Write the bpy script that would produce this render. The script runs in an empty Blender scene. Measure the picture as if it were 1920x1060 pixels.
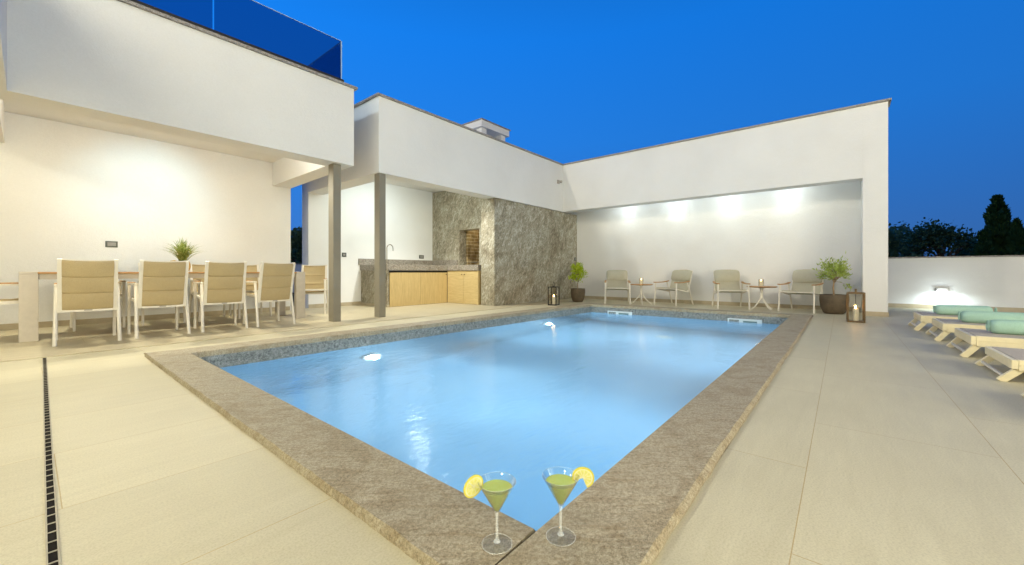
import bpy, bmesh, math, random
from mathutils import Vector, Matrix
random.seed(7)
S = bpy.context.scene
COL = S.collection
R = math.radians

# ------------------------------------------------------------------ helpers
class MB:
    """collects shapes and links them as ONE mesh object"""
    def __init__(self):
        self.v = []; self.f = []
    def add(self, verts, faces, M=None):
        o = len(self.v)
        for p in verts:
            p = Vector(p)
            self.v.append(M @ p if M else p)
        for f in faces: self.f.append([i + o for i in f])
        return self
    def box(self, x0, x1, y0, y1, z0, z1, M=None):
        v = [(x0,y0,z0),(x1,y0,z0),(x1,y1,z0),(x0,y1,z0),(x0,y0,z1),(x1,y0,z1),(x1,y1,z1),(x0,y1,z1)]
        f = [(0,3,2,1),(4,5,6,7),(0,1,5,4),(1,2,6,5),(2,3,7,6),(3,0,4,7)]
        return self.add(v, f, M)
    def prism(self, poly, z0, z1):
        """poly counter-clockwise from above"""
        n = len(poly)
        v = [(p[0],p[1],z0) for p in poly] + [(p[0],p[1],z1) for p in poly]
        f = [tuple(range(n-1,-1,-1)), tuple(range(n,2*n))]
        for i in range(n):
            j = (i+1) % n
            f.append((i,j,n+j,n+i))
        return self.add(v, f)
    def tube(self, pts, r, seg=10, flat=None, caps=True):
        """sweep an ellipse along a polyline; r may be a list; flat=(a,b,up): elliptic/box-like section"""
        pts = [Vector(p) for p in pts]; n = len(pts)
        rs = r if isinstance(r, (list,tuple)) else [r]*n
        o = len(self.v); prev = None
        for i,p in enumerate(pts):
            if i == 0: t = pts[1]-pts[0]
            elif i == n-1: t = pts[-1]-pts[-2]
            else: t = (pts[i+1]-pts[i]).normalized() + (pts[i]-pts[i-1]).normalized()
            t.normalize()
            if prev is None:
                a = Vector((0,0,1)) if abs(t.z) < .9 else Vector((1,0,0))
                u = t.cross(a).normalized()
            else:
                u = (prev - t*prev.dot(t)).normalized()
            prev = u; w = t.cross(u)
            for k in range(seg):
                an = 2*math.pi*k/seg
                self.v.append(p + (u*math.cos(an) + w*math.sin(an))*rs[i])
        for i in range(n-1):
            for k in range(seg):
                a = o+i*seg+k; b = o+i*seg+(k+1)%seg
                self.f.append((a,b,b+seg,a+seg))
        if caps:
            self.f.append(tuple(o+k for k in range(seg-1,-1,-1)))
            self.f.append(tuple(o+(n-1)*seg+k for k in range(seg)))
        return self
    def bar(self, p, q, wx, wy, side=None):
        """rectangular bar from p to q; wx wide along `side`, wy the other way"""
        p = Vector(p); q = Vector(q); t = (q-p).normalized()
        s = Vector(side) if side else (Vector((1,0,0)) if abs(t.x) < .9 else Vector((0,1,0)))
        s = (s - t*s.dot(t)).normalized(); w = t.cross(s)
        v = []
        for c in (p,q):
            for a,b in ((-1,-1),(1,-1),(1,1),(-1,1)):
                v.append(c + s*(a*wx/2) + w*(b*wy/2))
        return self.add(v, [(3,2,1,0),(4,5,6,7),(0,1,5,4),(1,2,6,5),(2,3,7,6),(3,0,4,7)])
    def lathe(self, prof, seg=32, c=(0,0,0), closed=False):
        """prof: list of (r, z)"""
        o = len(self.v); c = Vector(c); n = len(prof)
        for r_,z in prof:
            for k in range(seg):
                a = 2*math.pi*k/seg
                self.v.append(c + Vector((r_*math.cos(a), r_*math.sin(a), z)))
        m = n if closed else n-1
        for i in range(m):
            j = (i+1) % n
            for k in range(seg):
                a = o+i*seg+k; b = o+i*seg+(k+1)%seg
                cc = o+j*seg+(k+1)%seg; d = o+j*seg+k
                self.f.append((a,b,cc,d))
        if not closed:
            if prof[0][0] > 1e-6: self.f.append(tuple(o+k for k in range(seg-1,-1,-1)))
            if prof[-1][0] > 1e-6: self.f.append(tuple(o+(n-1)*seg+k for k in range(seg)))
        return self
    def grid(self, fn, nu, nv, th=0.0):
        """fn(u,v)->point for u,v in 0..1, as a sheet of thickness th along the normal"""
        o = len(self.v)
        P = [[Vector(fn(i/nu, j/nv)) for j in range(nv+1)] for i in range(nu+1)]
        for i in range(nu+1):
            for j in range(nv+1): self.v.append(P[i][j])
        idx = lambda i,j,k=0: o + k*(nu+1)*(nv+1) + i*(nv+1) + j
        for i in range(nu):
            for j in range(nv): self.f.append((idx(i,j),idx(i+1,j),idx(i+1,j+1),idx(i,j+1)))
        if th:
            for i in range(nu+1):
                for j in range(nv+1):
                    a = P[min(i+1,nu)][j]-P[max(i-1,0)][j]; b = P[i][min(j+1,nv)]-P[i][max(j-1,0)]
                    self.v.append(P[i][j] - a.cross(b).normalized()*th)
            for i in range(nu):
                for j in range(nv): self.f.append((idx(i,j,1),idx(i,j+1,1),idx(i+1,j+1,1),idx(i+1,j,1)))
            for i in range(nu):
                self.f.append((idx(i,0),idx(i,0,1),idx(i+1,0,1),idx(i+1,0)))
                self.f.append((idx(i,nv),idx(i+1,nv),idx(i+1,nv,1),idx(i,nv,1)))
            for j in range(nv):
                self.f.append((idx(0,j),idx(0,j+1),idx(0,j+1,1),idx(0,j,1)))
                self.f.append((idx(nu,j),idx(nu,j,1),idx(nu,j+1,1),idx(nu,j+1)))
        return self
    def build(self, name, mat, parent=None, smooth=False, bevel=0.0, weld=False):
        me = bpy.data.meshes.new(name)
        me.from_pydata([tuple(p) for p in self.v], [], self.f)
        if weld or smooth:
            bm = bmesh.new(); bm.from_mesh(me)
            if weld: bmesh.ops.remove_doubles(bm, verts=bm.verts, dist=1e-6)
            bmesh.ops.recalc_face_normals(bm, faces=bm.faces)
            bm.to_mesh(me); bm.free()
        me.materials.append(mat)
        o = bpy.data.objects.new(name, me); COL.objects.link(o)
        if parent: o.parent = parent
        if smooth:
            for p in me.polygons: p.use_smooth = True
            md = o.modifiers.new('split', 'EDGE_SPLIT'); md.split_angle = R(40)
        if bevel:
            b = o.modifiers.new('bevel', 'BEVEL'); b.width = bevel; b.segments = 2
            b.limit_method = 'ANGLE'; b.angle_limit = R(40); b.harden_normals = False
        return o

def tag(o, label=None, cat=None, group=None, kind=None):
    if label: o['label'] = label
    if cat: o['category'] = cat
    if group: o['group'] = group
    if kind: o['kind'] = kind
    return o
def thing(name, label, cat, loc=(0,0,0), rz=0.0, group=None):
    o = bpy.data.objects.new(name, None); COL.objects.link(o)
    o.empty_display_size = .1
    o.location = loc; o.rotation_euler = (0,0,rz)
    return tag(o, label, cat, group)
def copy_tree(o, parent=None):
    c = o.copy(); COL.objects.link(c)
    if parent: c.parent = parent
    for ch in [x for x in KIDS(o)]: copy_tree(ch, c)
    return c
def KIDS(o): return [x for x in COL.objects if x.parent == o]
def dup(o, loc, rz, label):
    c = copy_tree(o); c.location = loc; c.rotation_euler = (0,0,rz); c['label'] = label
    return c

# ------------------------------------------------------------------ materials
class NT:
    def __init__(self, name):
        self.m = bpy.data.materials.new(name); self.m.use_nodes = True
        self.n = self.m.node_tree.nodes; self.l = self.m.node_tree.links
        self.b = self.n['Principled BSDF']; self.out = self.n['Material Output']
        self.tc = self.n.new('ShaderNodeTexCoord')
    def node(self, t, **kw):
        x = self.n.new(t)
        for k,v in kw.items():
            if k.startswith('i_'): x.inputs[k[2:].replace('_',' ')].default_value = v
            else: setattr(x, k, v)
        return x
    def link(self, a, b): self.l.new(a, b)
    def mapping(self, scale=(1,1,1), rot=(0,0,0), loc=(0,0,0), src='Object'):
        mp = self.node('ShaderNodeMapping')
        mp.inputs['Scale'].default_value = scale; mp.inputs['Rotation'].default_value = rot; mp.inputs['Location'].default_value = loc
        self.link(self.tc.outputs[src], mp.inputs['Vector']); return mp.outputs[0]
    def noise(self, vec, scale, detail=4, rough=.55, dist=0.0):
        x = self.node('ShaderNodeTexNoise')
        x.inputs['Scale'].default_value = scale; x.inputs['Detail'].default_value = detail
        x.inputs['Roughness'].default_value = rough; x.inputs['Distortion'].default_value = dist
        self.link(vec, x.inputs['Vector']); return x.outputs['Fac']
    def ramp(self, fac, stops):
        x = self.node('ShaderNodeValToRGB'); e = x.color_ramp.elements
        while len(e) < len(stops): e.new(.5)
        for i,(p,c) in enumerate(stops):
            e[i].position = p; e[i].color = (*c,1) if len(c) == 3 else c
        self.link(fac, x.inputs[0]); return x.outputs[0]
    def mix(self, fac, a, b, mode='MIX'):
        x = self.node('ShaderNodeMix', data_type='RGBA', blend_type=mode)
        for sock,val in ((x.inputs[0],fac),(x.inputs[6],a),(x.inputs[7],b)):
            if isinstance(val, (int,float)): sock.default_value = val
            elif isinstance(val, tuple): sock.default_value = (*val,1)
            else: self.link(val, sock)
        return x.outputs[2]
    def math(self, op, a, b=0.0):
        x = self.node('ShaderNodeMath', operation=op)
        for s_,v in ((x.inputs[0],a),(x.inputs[1],b)):
            if isinstance(v,(int,float)): s_.default_value = v
            else: self.link(v, s_)
        return x.outputs[0]
    def bump(self, h, strength=.3, dist=.01):
        x = self.node('ShaderNodeBump'); x.inputs['Strength'].default_value = strength; x.inputs['Distance'].default_value = dist
        self.link(h, x.inputs['Height']); self.link(x.outputs[0], self.b.inputs['Normal']); return x
    def set(self, color=None, rough=.6, metal=0.0, spec=.5, trans=0.0, ior=1.45):
        if color is not None:
            if isinstance(color, tuple): self.b.inputs['Base Color'].default_value = (*color,1)
            else: self.link(color, self.b.inputs['Base Color'])
        self.b.inputs['Roughness'].default_value = rough; self.b.inputs['Metallic'].default_value = metal
        self.b.inputs['Specular IOR Level'].default_value = spec
        self.b.inputs['Transmission Weight'].default_value = trans; self.b.inputs['IOR'].default_value = ior
        return self.m

def plain(name, col, rough=.5, metal=0.0, spec=.5, var=.12, scale=20):
    t = NT(name); v = t.mapping()
    n = t.noise(v, scale, 4)
    c = t.ramp(n, [(.3, tuple(x*(1-var) for x in col)), (.7, tuple(min(1,x*(1+var)) for x in col))])
    t.bump(t.noise(v, scale*12, 3), .08, .003)
    return t.set(c, rough, metal, spec)

def mat_plaster():
    t = NT('plaster'); v = t.mapping()
    big = t.noise(v, .9, 3); fine = t.noise(v, 70, 5, .7); mid = t.noise(v, 14, 4)
    c = t.ramp(big, [(.3,(.77,.765,.74)),(.7,(.83,.825,.80))])
    c = t.mix(.10, c, t.ramp(fine, [(.35,(.55,.54,.5)),(.65,(.95,.95,.93))]), 'MULTIPLY')
    h = t.math('ADD', fine, t.math('MULTIPLY', mid, .9))
    t.bump(h, .35, .010)
    return t.set(c, .85, 0, .25)
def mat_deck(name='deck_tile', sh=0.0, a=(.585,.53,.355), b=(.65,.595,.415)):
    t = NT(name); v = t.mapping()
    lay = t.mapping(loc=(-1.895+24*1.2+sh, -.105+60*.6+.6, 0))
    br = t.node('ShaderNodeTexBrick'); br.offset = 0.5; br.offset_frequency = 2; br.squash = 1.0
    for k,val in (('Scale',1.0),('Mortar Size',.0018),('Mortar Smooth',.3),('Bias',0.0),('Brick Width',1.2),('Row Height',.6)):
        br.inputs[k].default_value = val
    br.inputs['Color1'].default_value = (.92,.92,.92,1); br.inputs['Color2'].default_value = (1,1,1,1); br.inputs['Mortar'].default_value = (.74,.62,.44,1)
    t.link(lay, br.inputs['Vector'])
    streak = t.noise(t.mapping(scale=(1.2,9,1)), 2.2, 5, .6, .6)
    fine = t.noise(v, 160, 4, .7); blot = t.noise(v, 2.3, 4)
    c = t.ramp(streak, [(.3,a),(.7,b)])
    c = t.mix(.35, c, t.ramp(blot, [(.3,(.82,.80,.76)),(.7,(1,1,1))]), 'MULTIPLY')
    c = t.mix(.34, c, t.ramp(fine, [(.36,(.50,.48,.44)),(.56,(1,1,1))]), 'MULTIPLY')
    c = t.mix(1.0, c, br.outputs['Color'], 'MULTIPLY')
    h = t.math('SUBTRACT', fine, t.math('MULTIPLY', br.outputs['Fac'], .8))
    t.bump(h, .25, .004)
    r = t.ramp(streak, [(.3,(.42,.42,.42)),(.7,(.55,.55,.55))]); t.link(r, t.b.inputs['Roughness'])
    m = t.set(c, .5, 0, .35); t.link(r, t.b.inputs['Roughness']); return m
def mat_granite(name, lo, mid, hi, grain=230, wave=True, rough=.6, bump=.5):
    t = NT(name); v = t.mapping()
    g = t.noise(v, grain, 3, .75); g2 = t.noise(v, grain*.28, 4, .7)
    c = t.ramp(g, [(.40,lo),(.5,mid),(.60,hi)])
    c = t.mix(.38, c, t.ramp(g2, [(.40,tuple(x*.8 for x in lo)),(.60,hi)]))
    if wave:
        w = t.noise(t.mapping(scale=(1,1,1), rot=(0,0,.5)), 3.2, 5, .6, 2.2)
        c = t.mix(.42, c, t.ramp(w, [(.38,(.62,.54,.42)),(.5,(1,1,1)),(.62,(.92,.90,.86))]), 'MULTIPLY')
        a_ = t.mapping(rot=(0,0,.87)); m2 = t.node('ShaderNodeMapping'); m2.inputs['Scale'].default_value = (1.3,9,1); t.link(a_, m2.inputs['Vector'])
        vn = t.noise(m2.outputs[0], 4.5, 6, .65, 1.6)
        c = t.mix(.55, c, t.ramp(vn, [(.40,(.70,.61,.47)),(.48,(1,1,1)),(.56,(1,.99,.97)),(.64,(1.25,1.22,1.15))]), 'MULTIPLY')
    t.bump(t.math('ADD', g2, t.math('MULTIPLY', g, .5)), bump, .006)
    return t.set(c, rough, 0, .4)
def mat_schist():
    t = NT('schist_stone')
    eu = Vector((1,-1,1.75)).normalized().rotation_difference(Vector((0,0,1))).to_euler('XYZ')
    def streak(k):
        a = t.mapping(rot=tuple(eu)); m2 = t.node('ShaderNodeMapping'); m2.inputs['Scale'].default_value = (1,1,k)
        t.link(a, m2.inputs['Vector']); return m2.outputs[0]
    n1 = t.noise(streak(.30), 3.6, 9, .70, 1.4); n2 = t.noise(streak(.22), 15, 8, .74, 1.6); n3 = t.noise(streak(.6), 1.5, 4, .6, .8)
    n4 = t.noise(streak(.5), 70, 4, .7, .5)
    c = t.ramp(n1, [(.36,(.17,.15,.105)),(.47,(.33,.305,.23)),(.54,(.43,.41,.33)),(.66,(.70,.69,.63))])
    c = t.mix(.62, c, t.ramp(n2, [(.38,(.13,.11,.07)),(.47,(.33,.30,.22)),(.54,(.46,.43,.345)),(.64,(.84,.83,.77))]))
    c = t.mix(.75, c, t.ramp(n3, [(.36,(.58,.52,.42)),(.5,(.95,.93,.87)),(.62,(1.0,1.0,.98))]), 'MULTIPLY')
    c = t.mix(.30, c, t.ramp(n4, [(.38,(.35,.33,.3)),(.55,(1,1,1))]), 'MULTIPLY')
    t.bump(t.math('ADD', n2, t.math('MULTIPLY', n4, .5)), .6, .02)
    return t.set(c, .6, 0, .4)
def mat_wood(name, a, b, axis=(1,14,14), scale=6, rough=.45):
    t = NT(name); n = t.noise(t.mapping(scale=axis), scale, 6, .6, .8)
    f = t.noise(t.mapping(scale=tuple(x*4 for x in axis)), scale, 3)
    c = t.ramp(n, [(.3,a),(.7,b)])
    c = t.mix(.3, c, t.ramp(f, [(.35,(.7,.66,.6)),(.6,(1,1,1))]), 'MULTIPLY')
    t.bump(f, .08, .002)
    return t.set(c, rough, 0, .4)
def mat_fabric(name, a, b, scale=700):
    t = NT(name); v = t.mapping()
    w1 = t.noise(t.mapping(scale=(1,.15,.15)), scale, 2); w2 = t.noise(t.mapping(scale=(.15,.15,1)), scale, 2)
    w = t.math('MULTIPLY', t.math('ADD', w1, w2), .5)
    c = t.ramp(w, [(.35,a),(.65,b)])
    c = t.mix(.25, c, t.ramp(t.noise(v, 9, 3), [(.3,(.8,.8,.8)),(.7,(1,1,1))]), 'MULTIPLY')
    t.bump(w, .25, .002)
    return t.set(c, .85, 0, .2)
def mat_leaf(name, a, b, c3, rough=.5, trans=.25, scale=9):
    t = NT(name)
    n = t.noise(t.mapping(), scale, 3, .6)
    c = t.ramp(n, [(.3,a),(.5,b),(.72,c3)])
    m = t.set(c, rough, 0, .3)
    t.b.inputs['Subsurface Weight'].default_value = 0
    if trans:
        tr = t.node('ShaderNodeBsdfTranslucent'); t.link(c, tr.inputs['Color'])
        mx = t.node('ShaderNodeMixShader'); mx.inputs[0].default_value = trans
        t.link(t.b.outputs[0], mx.inputs[1]); t.link(tr.outputs[0], mx.inputs[2]); t.link(mx.outputs[0], t.out.inputs[0])
    return m
def emis(name, col, s):
    t = NT(name); e = t.node('ShaderNodeEmission'); e.inputs[0].default_value = (*col,1); e.inputs[1].default_value = s
    t.link(e.outputs[0], t.out.inputs[0]); return t.m
def mat_glass(name, col=(1,1,1), ior=1.45, rough=0.0):
    """clear glass that lets straight light through to what lies behind it"""
    t = NT(name)
    return t.set(col, rough, 0, .5, 1.0, ior)
def mat_pane(name, tint, refl=.08):
    """thin tinted sheet: straight-through tint plus a mirror reflection"""
    t = NT(name)
    tr = t.node('ShaderNodeBsdfTransparent'); tr.inputs[0].default_value = (*tint,1)
    gl = t.node('ShaderNodeBsdfGlossy'); gl.inputs['Roughness'].default_value = .02; gl.inputs[0].default_value = (.9,.95,1,1)
    fr = t.node('ShaderNodeFresnel'); fr.inputs[0].default_value = 1.3
    mx = t.node('ShaderNodeMixShader'); t.link(t.math('MULTIPLY', fr.outputs[0], refl*10), mx.inputs[0])
    t.link(tr.outputs[0], mx.inputs[1]); t.link(gl.outputs[0], mx.inputs[2]); t.link(mx.outputs[0], t.out.inputs[0])
    return t.m
def mat_stem():
    t = NT('stem_glass'); m = t.set((.92,.97,.98), .08, 0, .6)
    tr = t.node('ShaderNodeBsdfTransparent'); mx = t.node('ShaderNodeMixShader'); mx.inputs[0].default_value = .24
    t.link(tr.outputs[0], mx.inputs[1]); t.link(t.b.outputs[0], mx.inputs[2]); t.link(mx.outputs[0], t.out.inputs[0])
    return m
def mat_clear(name, pw=1.9):
    t = NT(name)
    tr = t.node('ShaderNodeBsdfTransparent'); tr.inputs[0].default_value = (.965,.975,.97,1)
    gl = t.node('ShaderNodeBsdfGlossy'); gl.inputs['Roughness'].default_value = .03
    lw = t.node('ShaderNodeLayerWeight'); lw.inputs[0].default_value = .5
    mx = t.node('ShaderNodeMixShader'); t.link(t.math('ADD', t.math('MULTIPLY', t.math('POWER', lw.outputs[1], pw), .9), .012), mx.inputs[0])
    t.link(tr.outputs[0], mx.inputs[1]); t.link(gl.outputs[0], mx.inputs[2]); t.link(mx.outputs[0], t.out.inputs[0])
    return t.m
def mat_water():
    t = NT('pool_water')
    v = t.mapping()
    big = t.noise(t.mapping(scale=(1,1.6,1)), 2.6, 3, .5, .4); sm = t.noise(t.mapping(scale=(1,2.2,1)), 11, 3, .55, .3)
    h = t.math('ADD', t.math('MULTIPLY', big, 1.0), t.math('MULTIPLY', sm, .28))
    bp = t.node('ShaderNodeBump'); bp.inputs['Strength'].default_value = .32; bp.inputs['Distance'].default_value = .03
    t.link(h, bp.inputs['Height'])
    rf = t.node('ShaderNodeBsdfRefraction'); rf.inputs['IOR'].default_value = 1.33; rf.inputs['Roughness'].default_value = .17
    rf.inputs[0].default_value = (.93,.985,1,1); t.link(bp.outputs[0], rf.inputs['Normal'])
    gl = t.node('ShaderNodeBsdfGlossy'); gl.inputs['Roughness'].default_value = .13; t.link(bp.outputs[0], gl.inputs['Normal'])
    fr = t.node('ShaderNodeFresnel'); fr.inputs[0].default_value = 1.33
    mx = t.node('ShaderNodeMixShader'); t.link(fr.outputs[0], mx.inputs[0])
    t.link(rf.outputs[0], mx.inputs[1]); t.link(gl.outputs[0], mx.inputs[2]); t.link(mx.outputs[0], t.out.inputs[0])
    vs = t.node('ShaderNodeVolumePrincipled'); vs.inputs['Color'].default_value = (.88,.96,1,1); vs.inputs['Density'].default_value = .04; vs.inputs['Anisotropy'].default_value = .85
    t.link(vs.outputs[0], t.out.inputs['Volume'])
    return t.m
def mat_brick():
    t = NT('firebrick'); sx = t.node('ShaderNodeSeparateXYZ'); t.link(t.tc.outputs['Object'], sx.inputs[0]); cb = t.node('ShaderNodeCombineXYZ')
    t.link(t.math('ADD', sx.outputs[0], sx.outputs[1]), cb.inputs[0]); t.link(sx.outputs[2], cb.inputs[1])
    br = t.node('ShaderNodeTexBrick')
    for k,val in (('Scale',1.0),('Mortar Size',.008),('Brick Width',.24),('Row Height',.085)): br.inputs[k].default_value = val
    br.inputs['Color1'].default_value = (.34,.25,.11,1); br.inputs['Color2'].default_value = (.44,.33,.16,1); br.inputs['Mortar'].default_value = (.66,.56,.36,1)
    t.link(cb.outputs[0], br.inputs['Vector'])
    soot = t.noise(t.mapping(), 3.1, 4, .6, .6)
    c = t.mix(.8, br.outputs['Color'], t.ramp(soot, [(.35,(.25,.2,.15)),(.6,(1,1,1))]), 'MULTIPLY')
    t.bump(br.outputs['Fac'], -.4, .004)
    return t.set(c, .85, 0, .2)
def mat_liner():
    t = NT('pool_liner'); n = t.noise(t.mapping(), 1.4, 4); f = t.noise(t.mapping(), 40, 3)
    c = t.ramp(n, [(.3,(.36,.60,.80)),(.7,(.42,.66,.85))])
    c = t.mix(.15, c, t.ramp(f, [(.3,(.7,.7,.7)),(.6,(1,1,1))]), 'MULTIPLY')
    return t.set(c, .7, 0, .3)
def mat_lens():
    t = NT('pool_lamp'); e = t.node('ShaderNodeEmission'); e.inputs[0].default_value = (.72,.9,1,1)
    lw = t.node('ShaderNodeLayerWeight'); lw.inputs[0].default_value = .5
    t.link(t.math('MULTIPLY', t.math('POWER', t.math('SUBTRACT', 1.0, lw.outputs[1]), 1.2), 14.0), e.inputs[1]); t.link(e.outputs[0], t.out.inputs[0]); return t.m
def mat_ground():
    t = NT('dry_ground'); n = t.noise(t.mapping(), .35, 6); f = t.noise(t.mapping(), 8, 5, .7)
    c = t.ramp(n, [(.3,(.035,.04,.02)),(.6,(.09,.08,.045)),(.75,(.12,.10,.06))])
    c = t.mix(.5, c, t.ramp(f, [(.3,(.4,.4,.4)),(.65,(1,1,1))]), 'MULTIPLY'); t.bump(f, .6, .05)
    return t.set(c, .9, 0, .2)
def mat_towel():
    t = NT('towel_terry'); v = t.mapping(); f = t.noise(v, 260, 4, .8)
    c = t.ramp(f, [(.3,(.34,.58,.46)),(.65,(.54,.78,.65))])
    t.bump(f, .9, .008); return t.set(c, .95, 0, .1)

M = dict(
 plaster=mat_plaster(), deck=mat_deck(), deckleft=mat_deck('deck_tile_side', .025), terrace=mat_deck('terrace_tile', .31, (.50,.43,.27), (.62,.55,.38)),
 coping=mat_granite('coping_granite', (.205,.165,.098), (.37,.315,.205), (.56,.50,.375), 330),
 cap=mat_granite('cap_granite', (.14,.12,.10), (.30,.27,.24), (.48,.45,.42), 160, False),
 worktop=mat_granite('worktop_granite', (.12,.10,.075), (.27,.24,.19), (.48,.45,.40), 120, True, .4, .2),
 band=mat_granite('waterline_mosaic', (.06,.065,.065), (.19,.20,.19), (.40,.41,.38), 110, False, .5, .3),
 schist=mat_schist(), skirting=plain('skirting_stone', (.46,.39,.27), .6, 0, .3, .12, 6),
 column=plain('column_paint', (.24,.22,.17), .5, 0, .4, .05, 3),
 black=plain('black_gap', (.012,.010,.009), .9, 0, .1), dark=plain('dark_metal', (.03,.028,.025), .45, .3), grille=plain('drain_steel', (.30,.27,.20), .5, .3),
 white=plain('white_metal', (.74,.70,.61), .4, 0, .5, .04), ivory=plain('ivory_metal', (.80,.71,.47), .4, 0, .5, .05),
 taupe=plain('table_metal', (.52,.47,.39), .45, 0, .5, .05),
 teak=mat_wood('teak', (.36,.19,.07), (.55,.32,.13)),
 oak=mat_wood('cabinet_oak', (.50,.36,.15), (.64,.49,.23), (14,14,1), 3), oakh=mat_wood('cabinet_oak_flat', (.52,.39,.17), (.66,.52,.26), (14,1.2,14), 3),
 sling=mat_fabric('sling_ochre', (.39,.305,.165), (.51,.41,.235)), slingl=mat_fabric('sling_sage', (.42,.395,.29), (.55,.52,.40)),
 mesh=mat_fabric('lounger_mesh', (.44,.38,.31), (.56,.50,.42)),
 liner=mat_liner(), water=mat_water(), lens=mat_lens(), brick=mat_brick(), ground=mat_ground(), towel=mat_towel(),
 plastic=plain('white_plastic', (.72,.78,.78), .4, 0, .5, .03), flap=plain('skimmer_flap', (.12,.2,.2), .4),
 socket=plain('socket_plate', (.06,.065,.05), .4, 0, .5, .05), sensor=plain('sensor_body', (.45,.42,.38), .5),
 railglass=mat_pane('railing_glass', (.48,.56,.66), .05), glassedge=plain('glass_edge', (.62,.75,.85), .2, 0, .5, .02),
 lampglass=mat_pane('lantern_glass', (.97,.96,.93), .05), bronze=plain('lantern_bronze', (.16,.105,.05), .45, .6, .5, .2),
 wax=plain('candle_wax', (.85,.78,.62), .55, 0, .4, .04), flame=emis('candle_flame', (1.0,.55,.18), 60),
 pot=plain('clay_pot', (.11,.083,.052), .65, 0, .3, .25, 9), soil=plain('potting_soil', (.05,.035,.02), .95),
 bark=plain('bark', (.20,.13,.075), .9, 0, .2, .3, 25), stemgreen=plain('branch_bark', (.30,.21,.12), .8, 0, .2, .2, 25),
 basket=plain('wicker', (.50,.33,.10), .7, 0, .3, .3, 60),
 olive=mat_leaf('olive_leaf', (.20,.27,.05), (.40,.50,.10), (.66,.72,.26), trans=.35), lime=mat_leaf('lime_leaf', (.22,.32,.01), (.48,.60,.03), (.68,.74,.10), trans=.35),
 blade=mat_leaf('grass_blade', (.09,.14,.03), (.20,.26,.06), (.50,.50,.20), scale=30),
 oakleaf=mat_leaf('dark_leaf', (.07,.11,.045), (.12,.18,.075), (.19,.26,.115), .6, .15, 1.2),
 silver=mat_leaf('silver_leaf', (.19,.25,.21), (.30,.37,.31), (.42,.48,.42), .6, .15, 1.5),
 cypress=mat_leaf('cypress_leaf', (.035,.07,.018), (.06,.115,.024), (.10,.17,.04), .6, .1, 1.5),
 straw=mat_leaf('straw_blade', (.18,.14,.05), (.28,.22,.09), (.36,.3,.14), .7, .1, 2),
 glass=mat_clear('drinking_glass'), footglass=mat_clear('foot_glass', 4.5), stemglass=mat_stem(), juice=None, rind=plain('lemon_rind', (.70,.64,.08), .4, 0, .5, .08, 60),
 flesh=None, chrome=plain('tap_metal', (.30,.27,.22), .3, .9), steel=plain('lamp_body', (.40,.38,.35), .45, .5),
 fillpane=emis('fill_window', (1,.92,.70), 5.5), fillwing=emis('fill_wing_window', (1,.93,.70), 7.0), led=emis('led_white', (.85,.95,1.0), 14), ledwarm=emis('led_warm', (1,.86,.6), 12), label=plain('label_grey', (.25,.24,.22), .5),  # both window emissions are added fill light from unseen panes
)
def mat_juice():
    t = NT('lemon_drink'); n = t.noise(t.mapping(), 45, 4)
    c = t.ramp(n, [(.3,(.92,.92,.34)),(.7,(.98,.97,.50))])
    m = t.set(c, .12, 0, .5)
    tl = t.node('ShaderNodeBsdfTranslucent'); t.link(c, tl.inputs[0]); tr = t.node('ShaderNodeBsdfTransparent'); t.link(t.ramp(n, [(.3,(.95,.93,.34)),(.7,(1,.97,.46))]), tr.inputs[0])
    m1 = t.node('ShaderNodeMixShader'); m1.inputs[0].default_value = .55; t.link(t.b.outputs[0], m1.inputs[1]); t.link(tl.outputs[0], m1.inputs[2])
    m2 = t.node('ShaderNodeMixShader'); m2.inputs[0].default_value = .52; t.link(m1.outputs[0], m2.inputs[1]); t.link(tr.outputs[0], m2.inputs[2]); t.link(m2.outputs[0], t.out.inputs[0])
    return m
def mat_flesh():
    t = NT('lemon_flesh'); n = t.noise(t.mapping(), 130, 3)
    c = t.ramp(n, [(.3,(.64,.63,.13)),(.7,(.78,.77,.30))]); return t.set(c, .3, 0, .5)
M['juice'] = mat_juice(); M['flesh'] = mat_flesh()
M['pith'] = plain('lemon_pith', (.78,.76,.50), .5)

# ------------------------------------------------------------------ camera
TH = 0.6902
cam_d = bpy.data.cameras.new('camera'); cam = bpy.data.objects.new('camera', cam_d); COL.objects.link(cam)
cam.location = (0,0,.75); cam.rotation_euler = (R(90), 0, TH - R(90))
cam_d.sensor_width = 36; cam_d.lens = 750.02/1920*36; cam_d.shift_y = -19.86/1920; cam_d.clip_start = .02; cam_d.clip_end = 3000
S.camera = cam
CX, SX = math.cos(TH), math.sin(TH)
def at(u, D, z=0.0):
    """ground point seen in picture column u (of 1920) at depth D"""
    r = (u-960)/750.02
    return Vector((D*(CX+r*SX), D*(SX-r*CX), z))

# ------------------------------------------------------------------ ground, deck, pool
X0,X1,Y0,Y1 = -4.2, 11.66, -9.0, 8.25
O = [(.64,.378),(8.40,.378),(8.28,4.60),(.66,4.775)]     # outer edge of the coping
I = [(.907,.661),(8.10,.655),(7.93,4.29),(.922,4.46)]    # inner edge
def ring(outer, inner, z0, z1):
    m = MB()
    for i in range(4):
        j = (i+1) % 4
        m.prism([outer[i], outer[j], inner[j], inner[i]], z0, z1)
    return m
YS = 5.38                                                # where the dining terrace begins
DO = [(X0,Y0),(X1,Y0),(X1,YS),(X0,YS)]
deck = MB()
for i in range(3):
    j = i+1; deck.prism([DO[i], DO[j], O[j], O[i]], -.12, 0.0)
tag(deck.build('deck', M['deck']), kind='structure')
tag(MB().prism([DO[3], DO[0], O[0], O[3]], -.12, 0.0).build('deck', M['deckleft']), kind='structure')
terr = MB().box(X0, X1, YS+.004, 9.2, -.12, .008)
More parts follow.
